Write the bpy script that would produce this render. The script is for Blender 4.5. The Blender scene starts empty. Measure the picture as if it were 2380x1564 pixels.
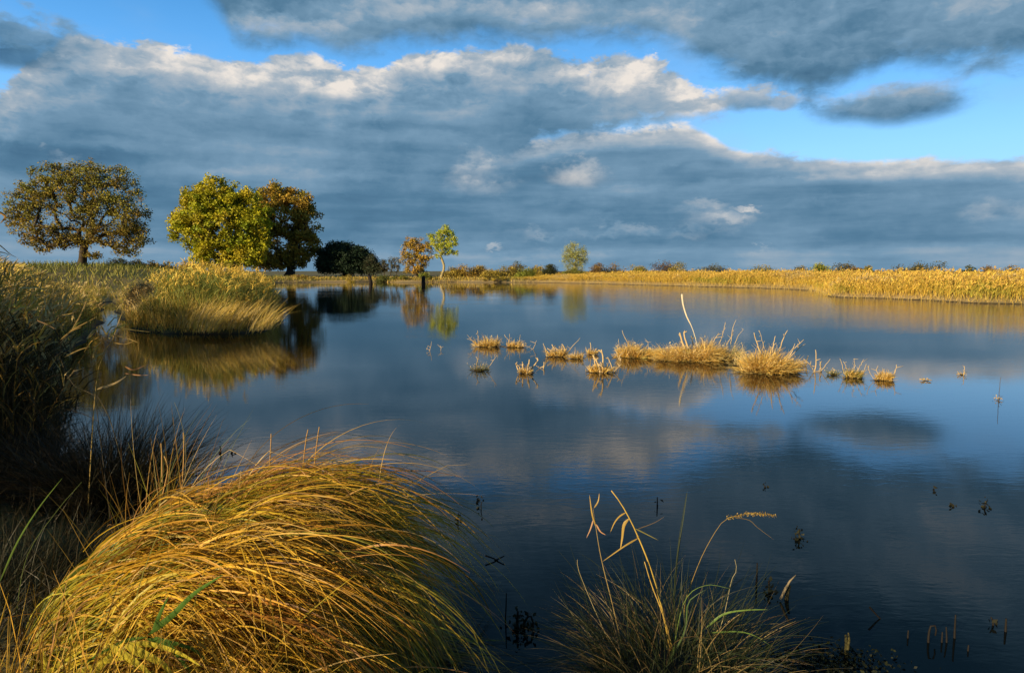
import bpy, math, random
import numpy as np
from mathutils import Vector

random.seed(7)
R = np.random.default_rng(11)
C = bpy.context.scene.collection
SC = bpy.context.scene

# ------------------------------------------------------------------ camera
CAM_H = 2.0
F = 1587.0            # focal length in the 2380 px wide picture (24 mm on 36 mm)
PITCH = math.atan((782 - 630) / F)
CP, SP = math.cos(PITCH), math.sin(PITCH)


def ray(px, py):
    u = (px - 1190) / F
    v = -(py - 782) / F
    return np.array([u, CP + v * SP, -SP + v * CP])


def W(px, py, z=0.0):
    """world point at height z seen at picture point px, py"""
    d = ray(px, py)
    t = (z - CAM_H) / d[2]
    return np.array([0, 0, CAM_H]) + d * t


def D(px, py, Y):
    """world point at distance Y seen at picture point px, py"""
    d = ray(px, py)
    return np.array([0, 0, CAM_H]) + d * (Y / d[1])


cam = bpy.data.cameras.new("camera")
cam.lens = 24
cam.sensor_width = 36
cam.clip_start = 0.05
cam.clip_end = 12000
co = bpy.data.objects.new("camera", cam)
C.objects.link(co)
co.location = (0, 0, CAM_H)
co.rotation_euler = (math.pi / 2 - PITCH, 0, 0)
SC.camera = co

# ------------------------------------------------------------------ node helpers


class NT:
    def __init__(s, tree):
        s.t = tree
        s.n = tree.nodes
        s.l = tree.links

    def _in(s, sock, v):
        if v is None:
            return
        if isinstance(v, bpy.types.NodeSocket):
            s.l.new(v, sock)
        else:
            sock.default_value = v

    def node(s, typ, **kw):
        n = s.n.new(typ)
        for k, v in kw.items():
            setattr(n, k, v)
        return n

    def m(s, op, a, b=None, c=None, clamp=False):
        n = s.n.new('ShaderNodeMath')
        n.operation = op
        n.use_clamp = clamp
        s._in(n.inputs[0], a)
        s._in(n.inputs[1], b)
        s._in(n.inputs[2], c)
        return n.outputs[0]

    def vm(s, op, a, b=None, out=0):
        n = s.n.new('ShaderNodeVectorMath')
        n.operation = op
        s._in(n.inputs[0], a)
        s._in(n.inputs[1], b)
        return n.outputs[out]

    def xyz(s, x, y, z=0.0):
        n = s.n.new('ShaderNodeCombineXYZ')
        for i, v in enumerate((x, y, z)):
            s._in(n.inputs[i], v)
        return n.outputs[0]

    def noise(s, vec, scale, detail=4, rough=0.55, dist=0.0, out='Fac'):
        n = s.n.new('ShaderNodeTexNoise')
        s._in(n.inputs['Vector'], vec)
        n.inputs['Scale'].default_value = scale
        n.inputs['Detail'].default_value = detail
        n.inputs['Roughness'].default_value = rough
        n.inputs['Distortion'].default_value = dist
        return n.outputs[out]

    def step(s, v, a, b):
        """smoothstep of v from a to b"""
        n = s.n.new('ShaderNodeMapRange')
        n.interpolation_type = 'SMOOTHSTEP'
        s._in(n.inputs['Value'], v)
        s._in(n.inputs['From Min'], a)
        s._in(n.inputs['From Max'], b)
        return n.outputs['Result']

    def mix(s, f, a, b):
        n = s.n.new('ShaderNodeMix')
        n.data_type = 'RGBA'
        s._in(n.inputs[0], f)
        s._in(n.inputs[6], a)
        s._in(n.inputs[7], b)
        return n.outputs[2]

    def ramp(s, f, pts):
        n = s.n.new('ShaderNodeValToRGB')
        s._in(n.inputs[0], f)
        e = n.color_ramp.elements
        while len(e) < len(pts):
            e.new(0.5)
        for el, (p, c) in zip(e, pts):
            el.position = p
            el.color = (*c, 1)
        return n.outputs[0]

    def curve(s, v, pts):
        n = s.n.new('ShaderNodeFloatCurve')
        s._in(n.inputs['Value'], v)
        cu = n.mapping.curves[0]
        cu.points[0].location = pts[0]
        cu.points[1].location = pts[-1]
        for p in pts[1:-1]:
            cu.points.new(*p)
        for p in cu.points:
            p.handle_type = 'AUTO'
        n.mapping.update()
        return n.outputs[0]


# ------------------------------------------------------------------ sky
SUN_AZ = math.radians(-134)
SUN_EL = math.radians(15)

world = bpy.data.worlds.new("World")
SC.world = world
world.use_nodes = True
nt = NT(world.node_tree)
nt.n.clear()


def azel(px, py):
    d = ray(px, py)
    return math.degrees(math.atan2(d[0], d[1])), math.degrees(math.atan2(d[2], math.hypot(d[0], d[1])))


tc = nt.node('ShaderNodeTexCoord').outputs['Generated']
sep = nt.node('ShaderNodeSeparateXYZ')
nt.l.new(tc, sep.inputs[0])
X, Y, Z = sep.outputs
AZ = nt.m('MULTIPLY', nt.m('ARCTAN2', X, Y), 180 / math.pi)
EL = nt.m('MULTIPLY', nt.m('ARCSINE', Z), 180 / math.pi)
EL = nt.m('ABSOLUTE', EL)
pos = nt.xyz(AZ, nt.m('MULTIPLY', EL, 1.9), 0.0)
wa = nt.m('SUBTRACT', nt.noise(pos, 0.13, 6, 0.58), 0.5)       # slow warp of the cloud edges
wb = nt.m('SUBTRACT', nt.noise(nt.vm('ADD', pos, (31.0, 7.0, 3.0)), 0.42, 6, 0.6), 0.5)
fz = nt.noise(nt.vm('ADD', pos, (5.0, 17.0, 3.0)), 0.085, 7, 0.47)
fz2 = nt.noise(nt.vm('ADD', pos, (6.1, 14.9, 3.0)), 0.085, 7, 0.47)
wv = nt.vm('MULTIPLY', nt.xyz(wa, wb, 0.0), (5.0, 5.0, 0.0))


def billow(off):
    n = nt.node('ShaderNodeTexVoronoi', feature='SMOOTH_F1', voronoi_dimensions='2D', normalize=True)
    n.inputs['Scale'].default_value = 0.20
    n.inputs['Detail'].default_value = 3.0
    n.inputs['Roughness'].default_value = 0.55
    n.inputs['Lacunarity'].default_value = 2.3
    n.inputs['Smoothness'].default_value = 0.35
    nt.l.new(nt.vm('ADD', nt.vm('ADD', pos, wv), off), n.inputs['Vector'])
    return n.outputs['Distance']


bl1 = billow((3.0, 8.0, 0.0))
bl2 = billow((3.55, 7.1, 0.0))
bump_up = nt.m('SUBTRACT', 0.35, bl1)       # rounded heads of the clouds
blit = nt.m('SUBTRACT', bl1, bl2)
hn1 = nt.noise(nt.vm('ADD', pos, (1.0, 2.0, 9.0)), 0.30, 5, 0.5)
hn2 = nt.noise(nt.vm('ADD', pos, (1.3, 1.3, 9.0)), 0.30, 5, 0.5)
relief = nt.m('ADD', nt.m('ADD', nt.m('SUBTRACT', fz2, fz), nt.m('MULTIPLY', nt.m('SUBTRACT', hn2, hn1), 0.22)), nt.m('MULTIPLY', blit, -0.42))    # lit towards upper left
streak = nt.noise(nt.xyz(nt.m('MULTIPLY', AZ, 0.28), nt.m('MULTIPLY', EL, 2.2), 4.0), 0.32, 5, 0.55)
ELw = nt.m('SUBTRACT', EL, nt.m('ADD', nt.m('MULTIPLY', wa, 2.6), nt.m('ADD', nt.m('MULTIPLY', wb, 1.4), nt.m('MULTIPLY', bump_up, 3.0))))
ELs = nt.m('SUBTRACT', EL, nt.m('ADD', nt.m('MULTIPLY', wa, 1.5), nt.m('ADD', nt.m('MULTIPLY', wb, 1.0), nt.m('MULTIPLY', bump_up, 1.6))))
azn = nt.m('DIVIDE', nt.m('ADD', AZ, 60), 120)


def edge(pts):
    q = [azel(*p) for p in pts]
    q = [((a + 60) / 120, (e + 5) / 50) for a, e in q]
    q.sort()
    q = [(0.0, q[0][1])] + q + [(1.0, q[-1][1])]
    c = nt.curve(azn, q)
    return nt.m('SUBTRACT', nt.m('MULTIPLY', c, 50), 5)


WPOS = {}


def blob(px, py, rx, ry, soft=0.6, warp=1.0):
    """soft mask of an ellipse given by its place and size in picture units"""
    if warp not in WPOS:
        WPOS[warp] = (nt.xyz(AZ, nt.m('ADD', EL, nt.m('MULTIPLY', wb, 2.0 * warp)), 0.0),
                      nt.m('MULTIPLY', nt.m('ADD', wb, wa), 1.5 * warp))
    pw, wt = WPOS[warp]
    a, e = azel(px, py)
    a1, _ = azel(px + rx, py)
    _, e1 = azel(px, py - ry)
    sx_, sy_ = 1 / abs(a1 - a), 1 / abs(e1 - e)
    n = nt.n.new('ShaderNodeVectorMath')
    n.operation = 'MULTIPLY_ADD'
    nt.l.new(pw, n.inputs[0])
    n.inputs[1].default_value = (sx_, sy_, 0)
    n.inputs[2].default_value = (-a * sx_, -e * sy_, 0)
    r = nt.m('ADD', nt.vm('LENGTH', n.outputs[0], out=1), wt)
    return nt.step(r, 1.0 + soft * 0.5, 1.0 - soft)


K = 10.0


def col(r, g, b):
    return (r * K, g * K, b * K)


sky = nt.node('ShaderNodeTexSky')
sky.sky_type = 'NISHITA'
sky.sun_disc = False
sky.sun_elevation = SUN_EL
sky.sun_rotation = SUN_AZ % (2 * math.pi)
sky.altitude = 0
sky.air_density = 1.0
sky.dust_density = 0.3
sky.ozone_density = 2.0
hs = nt.node('ShaderNodeHueSaturation')
hs.inputs['Saturation'].default_value = 1.2
hs.inputs['Value'].default_value = 1.0
nt.l.new(sky.outputs[0], hs.inputs['Color'])
hazeblue = nt.vm('MULTIPLY', nt.ramp(nt.m('DIVIDE', EL, 30.0), [(0.0, (0.34, 0.56, 0.78)), (0.30, (0.23, 0.52, 0.92)), (0.5, (0.115, 0.38, 0.80)), (0.68, (0.055, 0.25, 0.58)), (1.0, (0.04, 0.15, 0.36))]), (10.0, 10.0, 10.0))
SKYGAIN = nt.mix(0.8, nt.vm('MULTIPLY', hs.outputs[0], (1.1, 1.26, 1.3)), hazeblue)

cloudramp = [(0.0, (0.026, 0.078, 0.145)), (0.30, (0.068, 0.152, 0.240)), (0.52, (0.135, 0.235, 0.335)),
             (0.76, (0.30, 0.35, 0.40)), (1.0, (0.62, 0.575, 0.53))]


def shade(v):
    return nt.vm('MULTIPLY', nt.ramp(v, cloudramp), (K, K, K))


def band(top_el, el, depth, base, gain, rel=1.6, strk=0.35):
    """brightness of a bank: sunlit near its upper edge, darker below"""
    d = nt.m('SUBTRACT', top_el, el)
    t = nt.m('SUBTRACT', 1.0, nt.step(d, 0.0, depth))
    v = nt.m('MULTIPLY', t, gain)
    v = nt.m('ADD', v, base)
    v = nt.m('ADD', v, nt.m('MULTIPLY', nt.m('MULTIPLY', relief, rel), nt.m('ADD', 0.30, nt.m('MULTIPLY', t, 0.70))))
    v = nt.m('ADD', v, nt.m('MULTIPLY', nt.m('SUBTRACT', streak, 0.5), strk))
    v = nt.m('ADD', v, nt.m('MULTIPLY', nt.m('SUBTRACT', fz, 0.5), 0.55))
    return v


# pale and dark streaks that run through both lower banks
extra = 0.0
for (px, py, rx, ry, g) in [(230, 335, 190, 15, 0.16), (60, 300, 130, 16, 0.10), (560, 345, 210, 14, 0.12), (430, 398, 220, 16, 0.10), (930, 318, 240, 24, 0.14),
                            (1010, 262, 190, 26, 0.12), (760, 405, 220, 16, 0.09), (80, 400, 150, 22, -0.12), (760, 480, 330, 40, -0.05), (1500, 440, 240, 14, 0.09),
                            (1850, 420, 260, 12, 0.08), (1150, 600, 260, 12, 0.10), (2000, 585, 320, 14, 0.08), (1330, 480, 200, 22, -0.07), (2100, 540, 300, 22, -0.06)]:
    extra = nt.m('ADD', extra, nt.m('MULTIPLY', blob(px, py, rx, ry, 0.95, 0.7), g))
# far bank
TC = edge([(-300, 330), (900, 330), (1200, 335), (1290, 328), (1360, 305), (1470, 305), (1590, 293), (1660, 318), (1720, 350),
           (1820, 360), (1900, 374), (2000, 378), (2120, 372), (2250, 378), (2380, 374), (2700, 380)])
maskC = nt.step(nt.m('SUBTRACT', TC, ELs), -0.25, 0.35)
vC = band(TC, ELs, 2.2, 0.375, 0.42, 1.3, 0.55)
# pale strip of far air above the horizon, and lit wisps
lowstrip = nt.step(EL, 2.3, 1.2)
vC = nt.m('ADD', vC, nt.m('MULTIPLY', lowstrip, 0.12))
vC = nt.m('ADD', vC, nt.m('MULTIPLY', nt.step(AZ, 0, 30), 0.06))
vC = nt.m('ADD', vC, extra)
cC = shade(vC)

# main bank
TB = edge([(-400, 260), (0, 215), (60, 165), (120, 118), (220, 103), (310, 100), (420, 122), (560, 146), (650, 140), (760, 150),
           (880, 168), (930, 140), (1010, 126), (1120, 124), (1210, 112), (1330, 138), (1440, 138), (1530, 148),
           (1590, 188), (1640, 205), (1700, 215), (1760, 262), (1850, 330), (2600, 380)])
LB = edge([(-400, 420), (1100, 400), (1220, 350), (1300, 325), (1420, 298), (1530, 292), (1620, 268), (1700, 240), (1760, 200), (1850, 150), (2600, 60)])
maskB = nt.m('MULTIPLY', nt.step(nt.m('SUBTRACT', TB, ELw), -0.2, 0.35), nt.step(nt.m('SUBTRACT', ELw, LB), -0.9, 0.5))
vB = band(TB, ELw, 6.0, 0.385, 0.34, 2.1, 0.35)
for (px, py, rx, ry, g) in [(520, 180, 70, 28, 0.22), (800, 212, 110, 28, 0.26), (1090, 150, 150, 30, 0.16), (1440, 185, 120, 40, 0.20),
                            (1600, 215, 70, 25, 0.16), (260, 150, 120, 35, 0.08), (330, 300, 120, 30, 0.10), (150, 230, 80, 20, 0.10)]:
    vB = nt.m('ADD', vB, nt.m('MULTIPLY', blob(px, py, rx, ry, 0.9), g))
for (px, py, rx, ry, g) in [(740, 285, 230, 45, -0.12), (120, 345, 220, 60, -0.12), (1330, 240, 160, 45, -0.10)]:
    vB = nt.m('ADD', vB, nt.m('MULTIPLY', blob(px, py, rx, ry, 0.9), g))
vB = nt.m('ADD', vB, extra)
cB = shade(vB)

# upper bank
LA = edge([(-500, -60), (380, -60), (470, -10), (520, 50), (545, 95), (620, 108), (720, 122), (850, 130), (930, 112), (1100, 108), (1250, 112),
           (1380, 100), (1480, 108), (1580, 135), (1680, 182), (1760, 205), (1850, 228), (1930, 232), (2000, 200), (2080, 175), (2380, 172), (2700, 150)])
dA = nt.m('SUBTRACT', ELw, LA)
maskA = nt.step(dA, -0.9, 1.7)
vA = nt.m('ADD', 0.53, nt.m('MULTIPLY', nt.step(dA, 3.0, 0.0), -0.14))
vA = nt.m('ADD', vA, nt.m('MULTIPLY', nt.step(AZ, -5, 28), -0.07))
vA = nt.m('ADD', vA, nt.m('MULTIPLY', relief, 1.3))
vA = nt.m('ADD', vA, nt.m('MULTIPLY', nt.m('SUBTRACT', streak, 0.5), 0.22))
vA = nt.m('ADD', vA, nt.m('MULTIPLY', nt.m('SUBTRACT', fz, 0.5), 0.7))
vA = nt.m('ADD', vA, nt.m('MULTIPLY', nt.step(EL, 20.5, 28), -0.50))
for (px, py, rx, ry, g) in [(640, 58, 120, 30, 0.26), (1000, 20, 280, 45, 0.16), (1800, 90, 180, 40, 0.06), (1250, 30, 200, 30, 0.08), (2050, 40, 200, 25, 0.05)]:
    vA = nt.m('ADD', vA, nt.m('MULTIPLY', blob(px, py, rx, ry, 0.9), g))
cA = shade(vA)

sk = SKYGAIN
# thin veils in the clear parts
veil = nt.m('MULTIPLY', nt.step(fz, 0.5, 0.75), 0.35)
sk = nt.mix(veil, sk, col(0.24, 0.36, 0.50) + (1,))
sk = nt.mix(maskC, sk, cC)
sk = nt.mix(maskB, sk, cB)
sk = nt.mix(maskA, sk, cA)
# separate clouds: (px, py, rx, ry, brightness at the top, brightness at the foot)
for (px, py, rx, ry, hi, lo, op, wp) in [
        (60, 80, 150, 52, 0.56, 0.34, 0.9, 1.0),
        (40, 130, 130, 46, 0.42, 0.22, 0.9, 1.0),
        (1745, 232, 60, 26, 0.80, 0.50, 0.95, 1.0),
        (1820, 236, 42, 20, 0.76, 0.50, 0.9, 1.0),
        (2070, 242, 195, 48, 0.62, 0.22, 1.0, 0.6),
        (2240, 470, 10, 10, 0.6, 0.6, 0.0, 0.6)]:
    if op == 0:
        continue
    bm_ = nt.m('MULTIPLY', blob(px, py, rx, ry, 0.55, wp), op)
    _, et = azel(px, py - ry)
    _, eb = azel(px, py + ry)
    g = nt.step(EL, eb, et)
    v = nt.m('ADD', lo, nt.m('MULTIPLY', g, hi - lo))
    v = nt.m('ADD', v, nt.m('MULTIPLY', relief, 1.3))
    sk = nt.mix(bm_, sk, shade(v))
# bright openings and lit small cumulus in the far bank
for (px, py, rx, ry, v0, op) in [
        (1120, 410, 60, 34, 0.78, 0.75), (1140, 432, 46, 16, 0.92, 0.6), (1340, 404, 50, 22, 0.80, 0.75),
        (1670, 505, 70, 18, 0.66, 0.8), (1650, 476, 42, 10, 0.84, 0.9), (1735, 488, 30, 6, 0.98, 1.0), (1700, 512, 40, 9, 0.84, 0.8),
        (1450, 540, 190, 9, 0.62, 0.8), (1270, 556, 45, 9, 0.60, 0.8),
        (2280, 498, 52, 32, 0.60, 0.75), (2370, 500, 40, 24, 0.56, 0.7), (1420, 500, 52, 14, 0.52, 0.6),
        (1148, 576, 14, 4, 0.80, 0.8), (1770, 580, 28, 5, 0.62, 0.7), (1950, 470, 180, 10, 0.52, 0.45), (2250, 450, 220, 6, 0.54, 0.5),
        (1330, 590, 60, 9, 0.56, 0.6), (1560, 392, 60, 14, 0.56, 0.5), (150, 370, 28, 12, 0.72, 0.6), (100, 340, 10, 6, 0.7, 0.5)]:
    bm_ = nt.m('MULTIPLY', blob(px, py, rx * 1.15, ry * 1.2, 0.95, 1.7), op * 0.72)
    v = nt.m('ADD', v0 - 0.05, nt.m('MULTIPLY', relief, 1.5))
    sk = nt.mix(bm_, sk, shade(v))
bg = nt.node('ShaderNodeBackground')
nt.l.new(sk, bg.inputs['Color'])
bg.inputs['Strength'].default_value = 0.1
wo = nt.node('ShaderNodeOutputWorld')
nt.l.new(bg.outputs[0], wo.inputs['Surface'])

sun = bpy.data.lights.new("sun", 'SUN')
sun.energy = 5.0
sun.angle = math.radians(0.6)
sun.color = (1.0, 0.80, 0.48)
so = bpy.data.objects.new("sun", sun)
C.objects.link(so)
sd = Vector((math.sin(SUN_AZ) * math.cos(SUN_EL), math.cos(SUN_AZ) * math.cos(SUN_EL), math.sin(SUN_EL)))
so.rotation_euler = sd.to_track_quat('Z', 'Y').to_euler()
so.location = sd * 50

# ------------------------------------------------------------------ materials


def newmat(name):
    m = bpy.data.materials.new(name)
    m.use_nodes = True
    t = NT(m.node_tree)
    t.n.clear()
    return m, t


def plant_mat(name, trans=0.3, rough=0.6, nscale=9.0, spec=0.25):
    m, t = newmat(name)
    at = t.node('ShaderNodeAttribute', attribute_name='col')
    g = t.node('ShaderNodeNewGeometry')
    nz = t.noise(g.outputs['Position'], nscale, 3, 0.6)
    k = t.m('ADD', 0.72, t.m('MULTIPLY', nz, 0.56))
    c = t.vm('MULTIPLY', at.outputs['Color'], t.xyz(k, k, k))
    p = t.node('ShaderNodeBsdfPrincipled')
    t.l.new(c, p.inputs['Base Color'])
    p.inputs['Roughness'].default_value = rough
    p.inputs['Specular IOR Level'].default_value = spec
    o = t.node('ShaderNodeOutputMaterial')
    if trans > 0:
        tr = t.node('ShaderNodeBsdfTranslucent')
        t.l.new(c, tr.inputs['Color'])
        mx = t.node('ShaderNodeMixShader')
        mx.inputs[0].default_value = trans
        t.l.new(p.outputs[0], mx.inputs[1])
        t.l.new(tr.outputs[0], mx.inputs[2])
        t.l.new(mx.outputs[0], o.inputs[0])
    else:
        t.l.new(p.outputs[0], o.inputs[0])
    return m


M_BLADE = plant_mat("grass_blade", 0.28, 0.5, 14, 0.35)
M_LEAF = plant_mat("leaf", 0.25, 0.6, 1.2)
M_REED = plant_mat("reed", 0.22, 0.6, 2.5)
M_BARK = plant_mat("bark", 0.0, 0.85, 5)
M_WOOD = plant_mat("dead_wood", 0.0, 0.75, 30)

# water
M_WATER, t = newmat("water")
g = t.node('ShaderNodeNewGeometry')
P_ = g.outputs['Position']
s1 = t.vm('MULTIPLY', P_, (1.0, 2.6, 1.0))
n1 = t.noise(s1, 3.2, 3, 0.55, 0.3)
n2 = t.noise(s1, 13.0, 2, 0.5, 0.2)
n3 = t.noise(t.vm('MULTIPLY', P_, (0.35, 0.9, 1)), 0.25, 3, 0.5)    # calm and ruffled patches
spw = t.node('ShaderNodeSeparateXYZ')
t.l.new(P_, spw.inputs[0])
ruf = t.m('MULTIPLY', t.step(spw.outputs[1], 16, 34), t.step(spw.outputs[0], 0, 14))     # breeze on the open right side
amp = t.m('ADD', 0.35, t.m('ADD', t.m('MULTIPLY', t.step(n3, 0.4, 0.62), 0.65), t.m('MULTIPLY', ruf, 3.2)))
hgt = t.m('MULTIPLY', t.m('ADD', n1, t.m('MULTIPLY', n2, 0.28)), amp)
bp = t.node('ShaderNodeBump')
bp.inputs['Strength'].default_value = 1.0
bp.inputs['Distance'].default_value = 0.0013
t.l.new(hgt, bp.inputs['Height'])
p = t.node('ShaderNodeBsdfPrincipled')
cw = t.mix(t.noise(P_, 0.5, 3), (0.0010, 0.0035, 0.0055, 1), (0.002, 0.005, 0.006, 1))
t.l.new(cw, p.inputs['Base Color'])
p.inputs['Roughness'].default_value = 0.03
p.inputs['IOR'].default_value = 1.333
t.l.new(bp.outputs[0], p.inputs['Normal'])
o = t.node('ShaderNodeOutputMaterial')
t.l.new(p.outputs[0], o.inputs[0])

# ground
M_GROUND, t = newmat("ground")
g = t.node('ShaderNodeNewGeometry')
P_ = g.outputs['Position']
na = t.noise(P_, 0.12, 5, 0.6)
nb = t.noise(P_, 2.3, 6, 0.65)
c1 = t.ramp(nb, [(0.25, (0.05, 0.035, 0.015)), (0.5, (0.16, 0.12, 0.035)), (0.75, (0.30, 0.22, 0.07))])
c2 = t.ramp(nb, [(0.25, (0.025, 0.03, 0.01)), (0.5, (0.07, 0.08, 0.02)), (0.75, (0.16, 0.15, 0.04))])
cg = t.mix(t.step(na, 0.42, 0.6), c1, c2)
sp_ = t.node('ShaderNodeSeparateXYZ')
t.l.new(P_, sp_.inputs[0])
wet = t.step(t.m('ADD', sp_.outputs[2], t.m('MULTIPLY', nb, 0.06)), 0.12, 0.03)
sand = t.m('MULTIPLY', t.step(t.m('ADD', sp_.outputs[2], t.m('MULTIPLY', nb, 0.1)), 0.52, 0.40), t.step(sp_.outputs[1], 35, 48))
cg = t.mix(sand, cg, (0.46, 0.33, 0.15, 1))
cg = t.mix(wet, cg, (0.022, 0.016, 0.010, 1))
p = t.node('ShaderNodeBsdfPrincipled')
t.l.new(cg, p.inputs['Base Color'])
p.inputs['Roughness'].default_value = 0.9
b = t.node('ShaderNodeBump')
b.inputs['Strength'].default_value = 0.8
b.inputs['Distance'].default_value = 0.06
t.l.new(nb, b.inputs['Height'])
t.l.new(b.outputs[0], p.inputs['Normal'])
o = t.node('ShaderNodeOutputMaterial')
t.l.new(p.outputs[0], o.inputs[0])

# ------------------------------------------------------------------ mesh builder


class MB:
    def __init__(s):
        s.v, s.f, s.c = [], [], []
        s.n = 0

    def add(s, v, f, c):
        if len(v) == 0:
            return
        s.v.append(np.asarray(v, float))
        s.f.append(np.asarray(f, int) + s.n)
        s.c.append(np.asarray(c, float))
        s.n += len(v)

    def build(s, name, mat, parent=None, loc=(0, 0, 0), smooth=False):
        v = np.concatenate(s.v) - np.asarray(loc, float)
        f = np.concatenate(s.f)
        c = np.concatenate(s.c)
        me = bpy.data.meshes.new(name)
        me.vertices.add(len(v))
        me.vertices.foreach_set('co', v.ravel())
        me.loops.add(len(f) * 4)
        me.loops.foreach_set('vertex_index', f.ravel())
        me.polygons.add(len(f))
        me.polygons.foreach_set('loop_start', np.arange(0, len(f) * 4, 4))
        me.polygons.foreach_set('loop_total', np.full(len(f), 4))
        if smooth:
            me.polygons.foreach_set('use_smooth', np.ones(len(f), bool))
        me.update(calc_edges=True)
        me.validate()
        a = me.color_attributes.new('col', 'FLOAT_COLOR', 'POINT')
        if len(a.data) == len(c):
            a.data.foreach_set('color', np.hstack([c, np.ones((len(c), 1))]).ravel())
        me.materials.append(mat)
        o = bpy.data.objects.new(name, me)
        C.objects.link(o)
        if parent is not None:
            o.parent = parent
        else:
            o.location = loc
        return o


def norm(a):
    return a / np.maximum(np.linalg.norm(a, axis=-1, keepdims=True), 1e-9)


def blades(mb, base, d0, length, width, bend, colr, segs=6, tip=None, belly=0.0):
    """ribbons that start at base along d0 and bend; all arrays of N"""
    N = len(base)
    length = np.broadcast_to(length, (N,))[:, None]
    width = np.broadcast_to(width, (N,))
    bend = np.broadcast_to(bend, (N, 3))
    colr = np.broadcast_to(colr, (N, 3))
    tipc = colr if tip is None else np.broadcast_to(tip, (N, 3))
    p = base.astype(float).copy()
    d = norm(d0.astype(float))
    rnd = norm(R.normal(size=(N, 3)))
    side = norm(np.cross(d, rnd))
    V = np.zeros((N, segs + 1, 2, 3))
    CC = np.zeros((N, segs + 1, 2, 3))
    ds = length / segs
    for k in range(segs + 1):
        tt = k / segs
        w = width * ((1 - tt) ** 0.7 * 0.94 + 0.06) * (1 + belly * math.sin(math.pi * tt))
        V[:, k, 0] = p - side * (w[:, None] / 2)
        V[:, k, 1] = p + side * (w[:, None] / 2)
        CC[:, k, 0] = CC[:, k, 1] = colr * (1 - tt) + tipc * tt
        p = p + d * ds
        d = norm(d + bend / segs)
        side = norm(side - d * np.sum(side * d, axis=1, keepdims=True))
    f0 = np.array([[2 * k, 2 * k + 1, 2 * k + 3, 2 * k + 2] for k in range(segs)])
    f = (f0[None] + (np.arange(N) * (segs + 1) * 2)[:, None, None]).reshape(-1, 4)
    mb.add(V.reshape(-1, 3), f, CC.reshape(-1, 3))
    return p


def ribbons(mb, path, width, colr, up=None, taper=True, tip=None):
    """path (N,S,3) polylines to ribbons"""
    N, S, _ = path.shape
    t_ = np.gradient(path, axis=1)
    t_ = norm(t_)
    rnd = norm(R.normal(size=(N, 3))) if up is None else np.broadcast_to(up, (N, 3))
    side = norm(np.cross(t_, rnd[:, None, :]))
    s = np.linspace(0, 1, S)
    prof = ((1 - s) ** 0.6 * 0.92 + 0.08) * (0.55 + 0.45 * np.minimum(1, s * 6)) if taper else np.ones(S)
    w = np.broadcast_to(width, (N,))[:, None, None] * prof[None, :, None] / 2
    V = np.stack([path - side * w, path + side * w], axis=2)
    colr = np.broadcast_to(colr, (N, 3))
    tipc = colr if tip is None else np.broadcast_to(tip, (N, 3))
    cc = colr[:, None, :] * (1 - s)[None, :, None] + tipc[:, None, :] * s[None, :, None]
    cc = np.repeat(cc[:, :, None, :], 2, axis=2)
    f0 = np.array([[2 * k, 2 * k + 1, 2 * k + 3, 2 * k + 2] for k in range(S - 1)])
    f = (f0[None] + (np.arange(N) * S * 2)[:, None, None]).reshape(-1, 4)
    mb.add(V.reshape(-1, 3), f, cc.reshape(-1, 3))


def leaves(mb, cen, size, colr, flat=0.0, aspect=0.6):
    """rhombic leaf faces at cen"""
    N = len(cen)
    a = norm(R.normal(size=(N, 3)) * np.array([1, 1, 1 - flat]))
    b_ = norm(np.cross(a, R.normal(size=(N, 3))))
    size = np.broadcast_to(size, (N,))[:, None]
    # a slight fold across the middle so that each leaf clump catches light unevenly
    nrm = np.cross(a, b_)
    V = np.stack([cen - a * size, cen - b_ * size * aspect + nrm * size * .25, cen + a * size, cen + b_ * size * aspect + nrm * size * .25], axis=1)
    f = np.arange(N * 4).reshape(N, 4)
    mb.add(V.reshape(-1, 3), f, np.repeat(np.broadcast_to(colr, (N, 3)), 4, axis=0))


def tube(mb, pts, rad, colr, sides=6, cap=True):
    pts = np.asarray(pts, float)
    n = len(pts)
    rad = np.broadcast_to(rad, (n,))
    t_ = norm(np.gradient(pts, axis=0))
    ref = np.array([0.31, 0.95, 0.05]) if abs(t_[0][2]) > 0.6 else np.array([0, 0, 1.0])
    a = norm(np.cross(t_, ref))
    b_ = np.cross(t_, a)
    ang = np.arange(sides) / sides * 2 * math.pi
    V = pts[:, None] + rad[:, None, None] * (np.cos(ang)[None, :, None] * a[:, None] + np.sin(ang)[None, :, None] * b_[:, None])
    f = []
    for k in range(n - 1):
        for j in range(sides):
            j2 = (j + 1) % sides
            f.append([k * sides + j, k * sides + j2, (k + 1) * sides + j2, (k + 1) * sides + j])
    V = V.reshape(-1, 3)
    if cap:
        m0 = len(V)
        V = np.vstack([V, pts[-1] + t_[-1] * rad[-1] * 0.4])
        for j in range(0, sides, 2):
            f.append([(n - 1) * sides + j, (n - 1) * sides + (j + 1) % sides, (n - 1) * sides + (j + 2) % sides, m0])
    colr = np.asarray(colr, float)
    cc = np.broadcast_to(colr, (len(V), 3)) * (1 + R.normal(size=(len(V), 1)) * 0.06)
    mb.add(V, f, cc)


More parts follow.
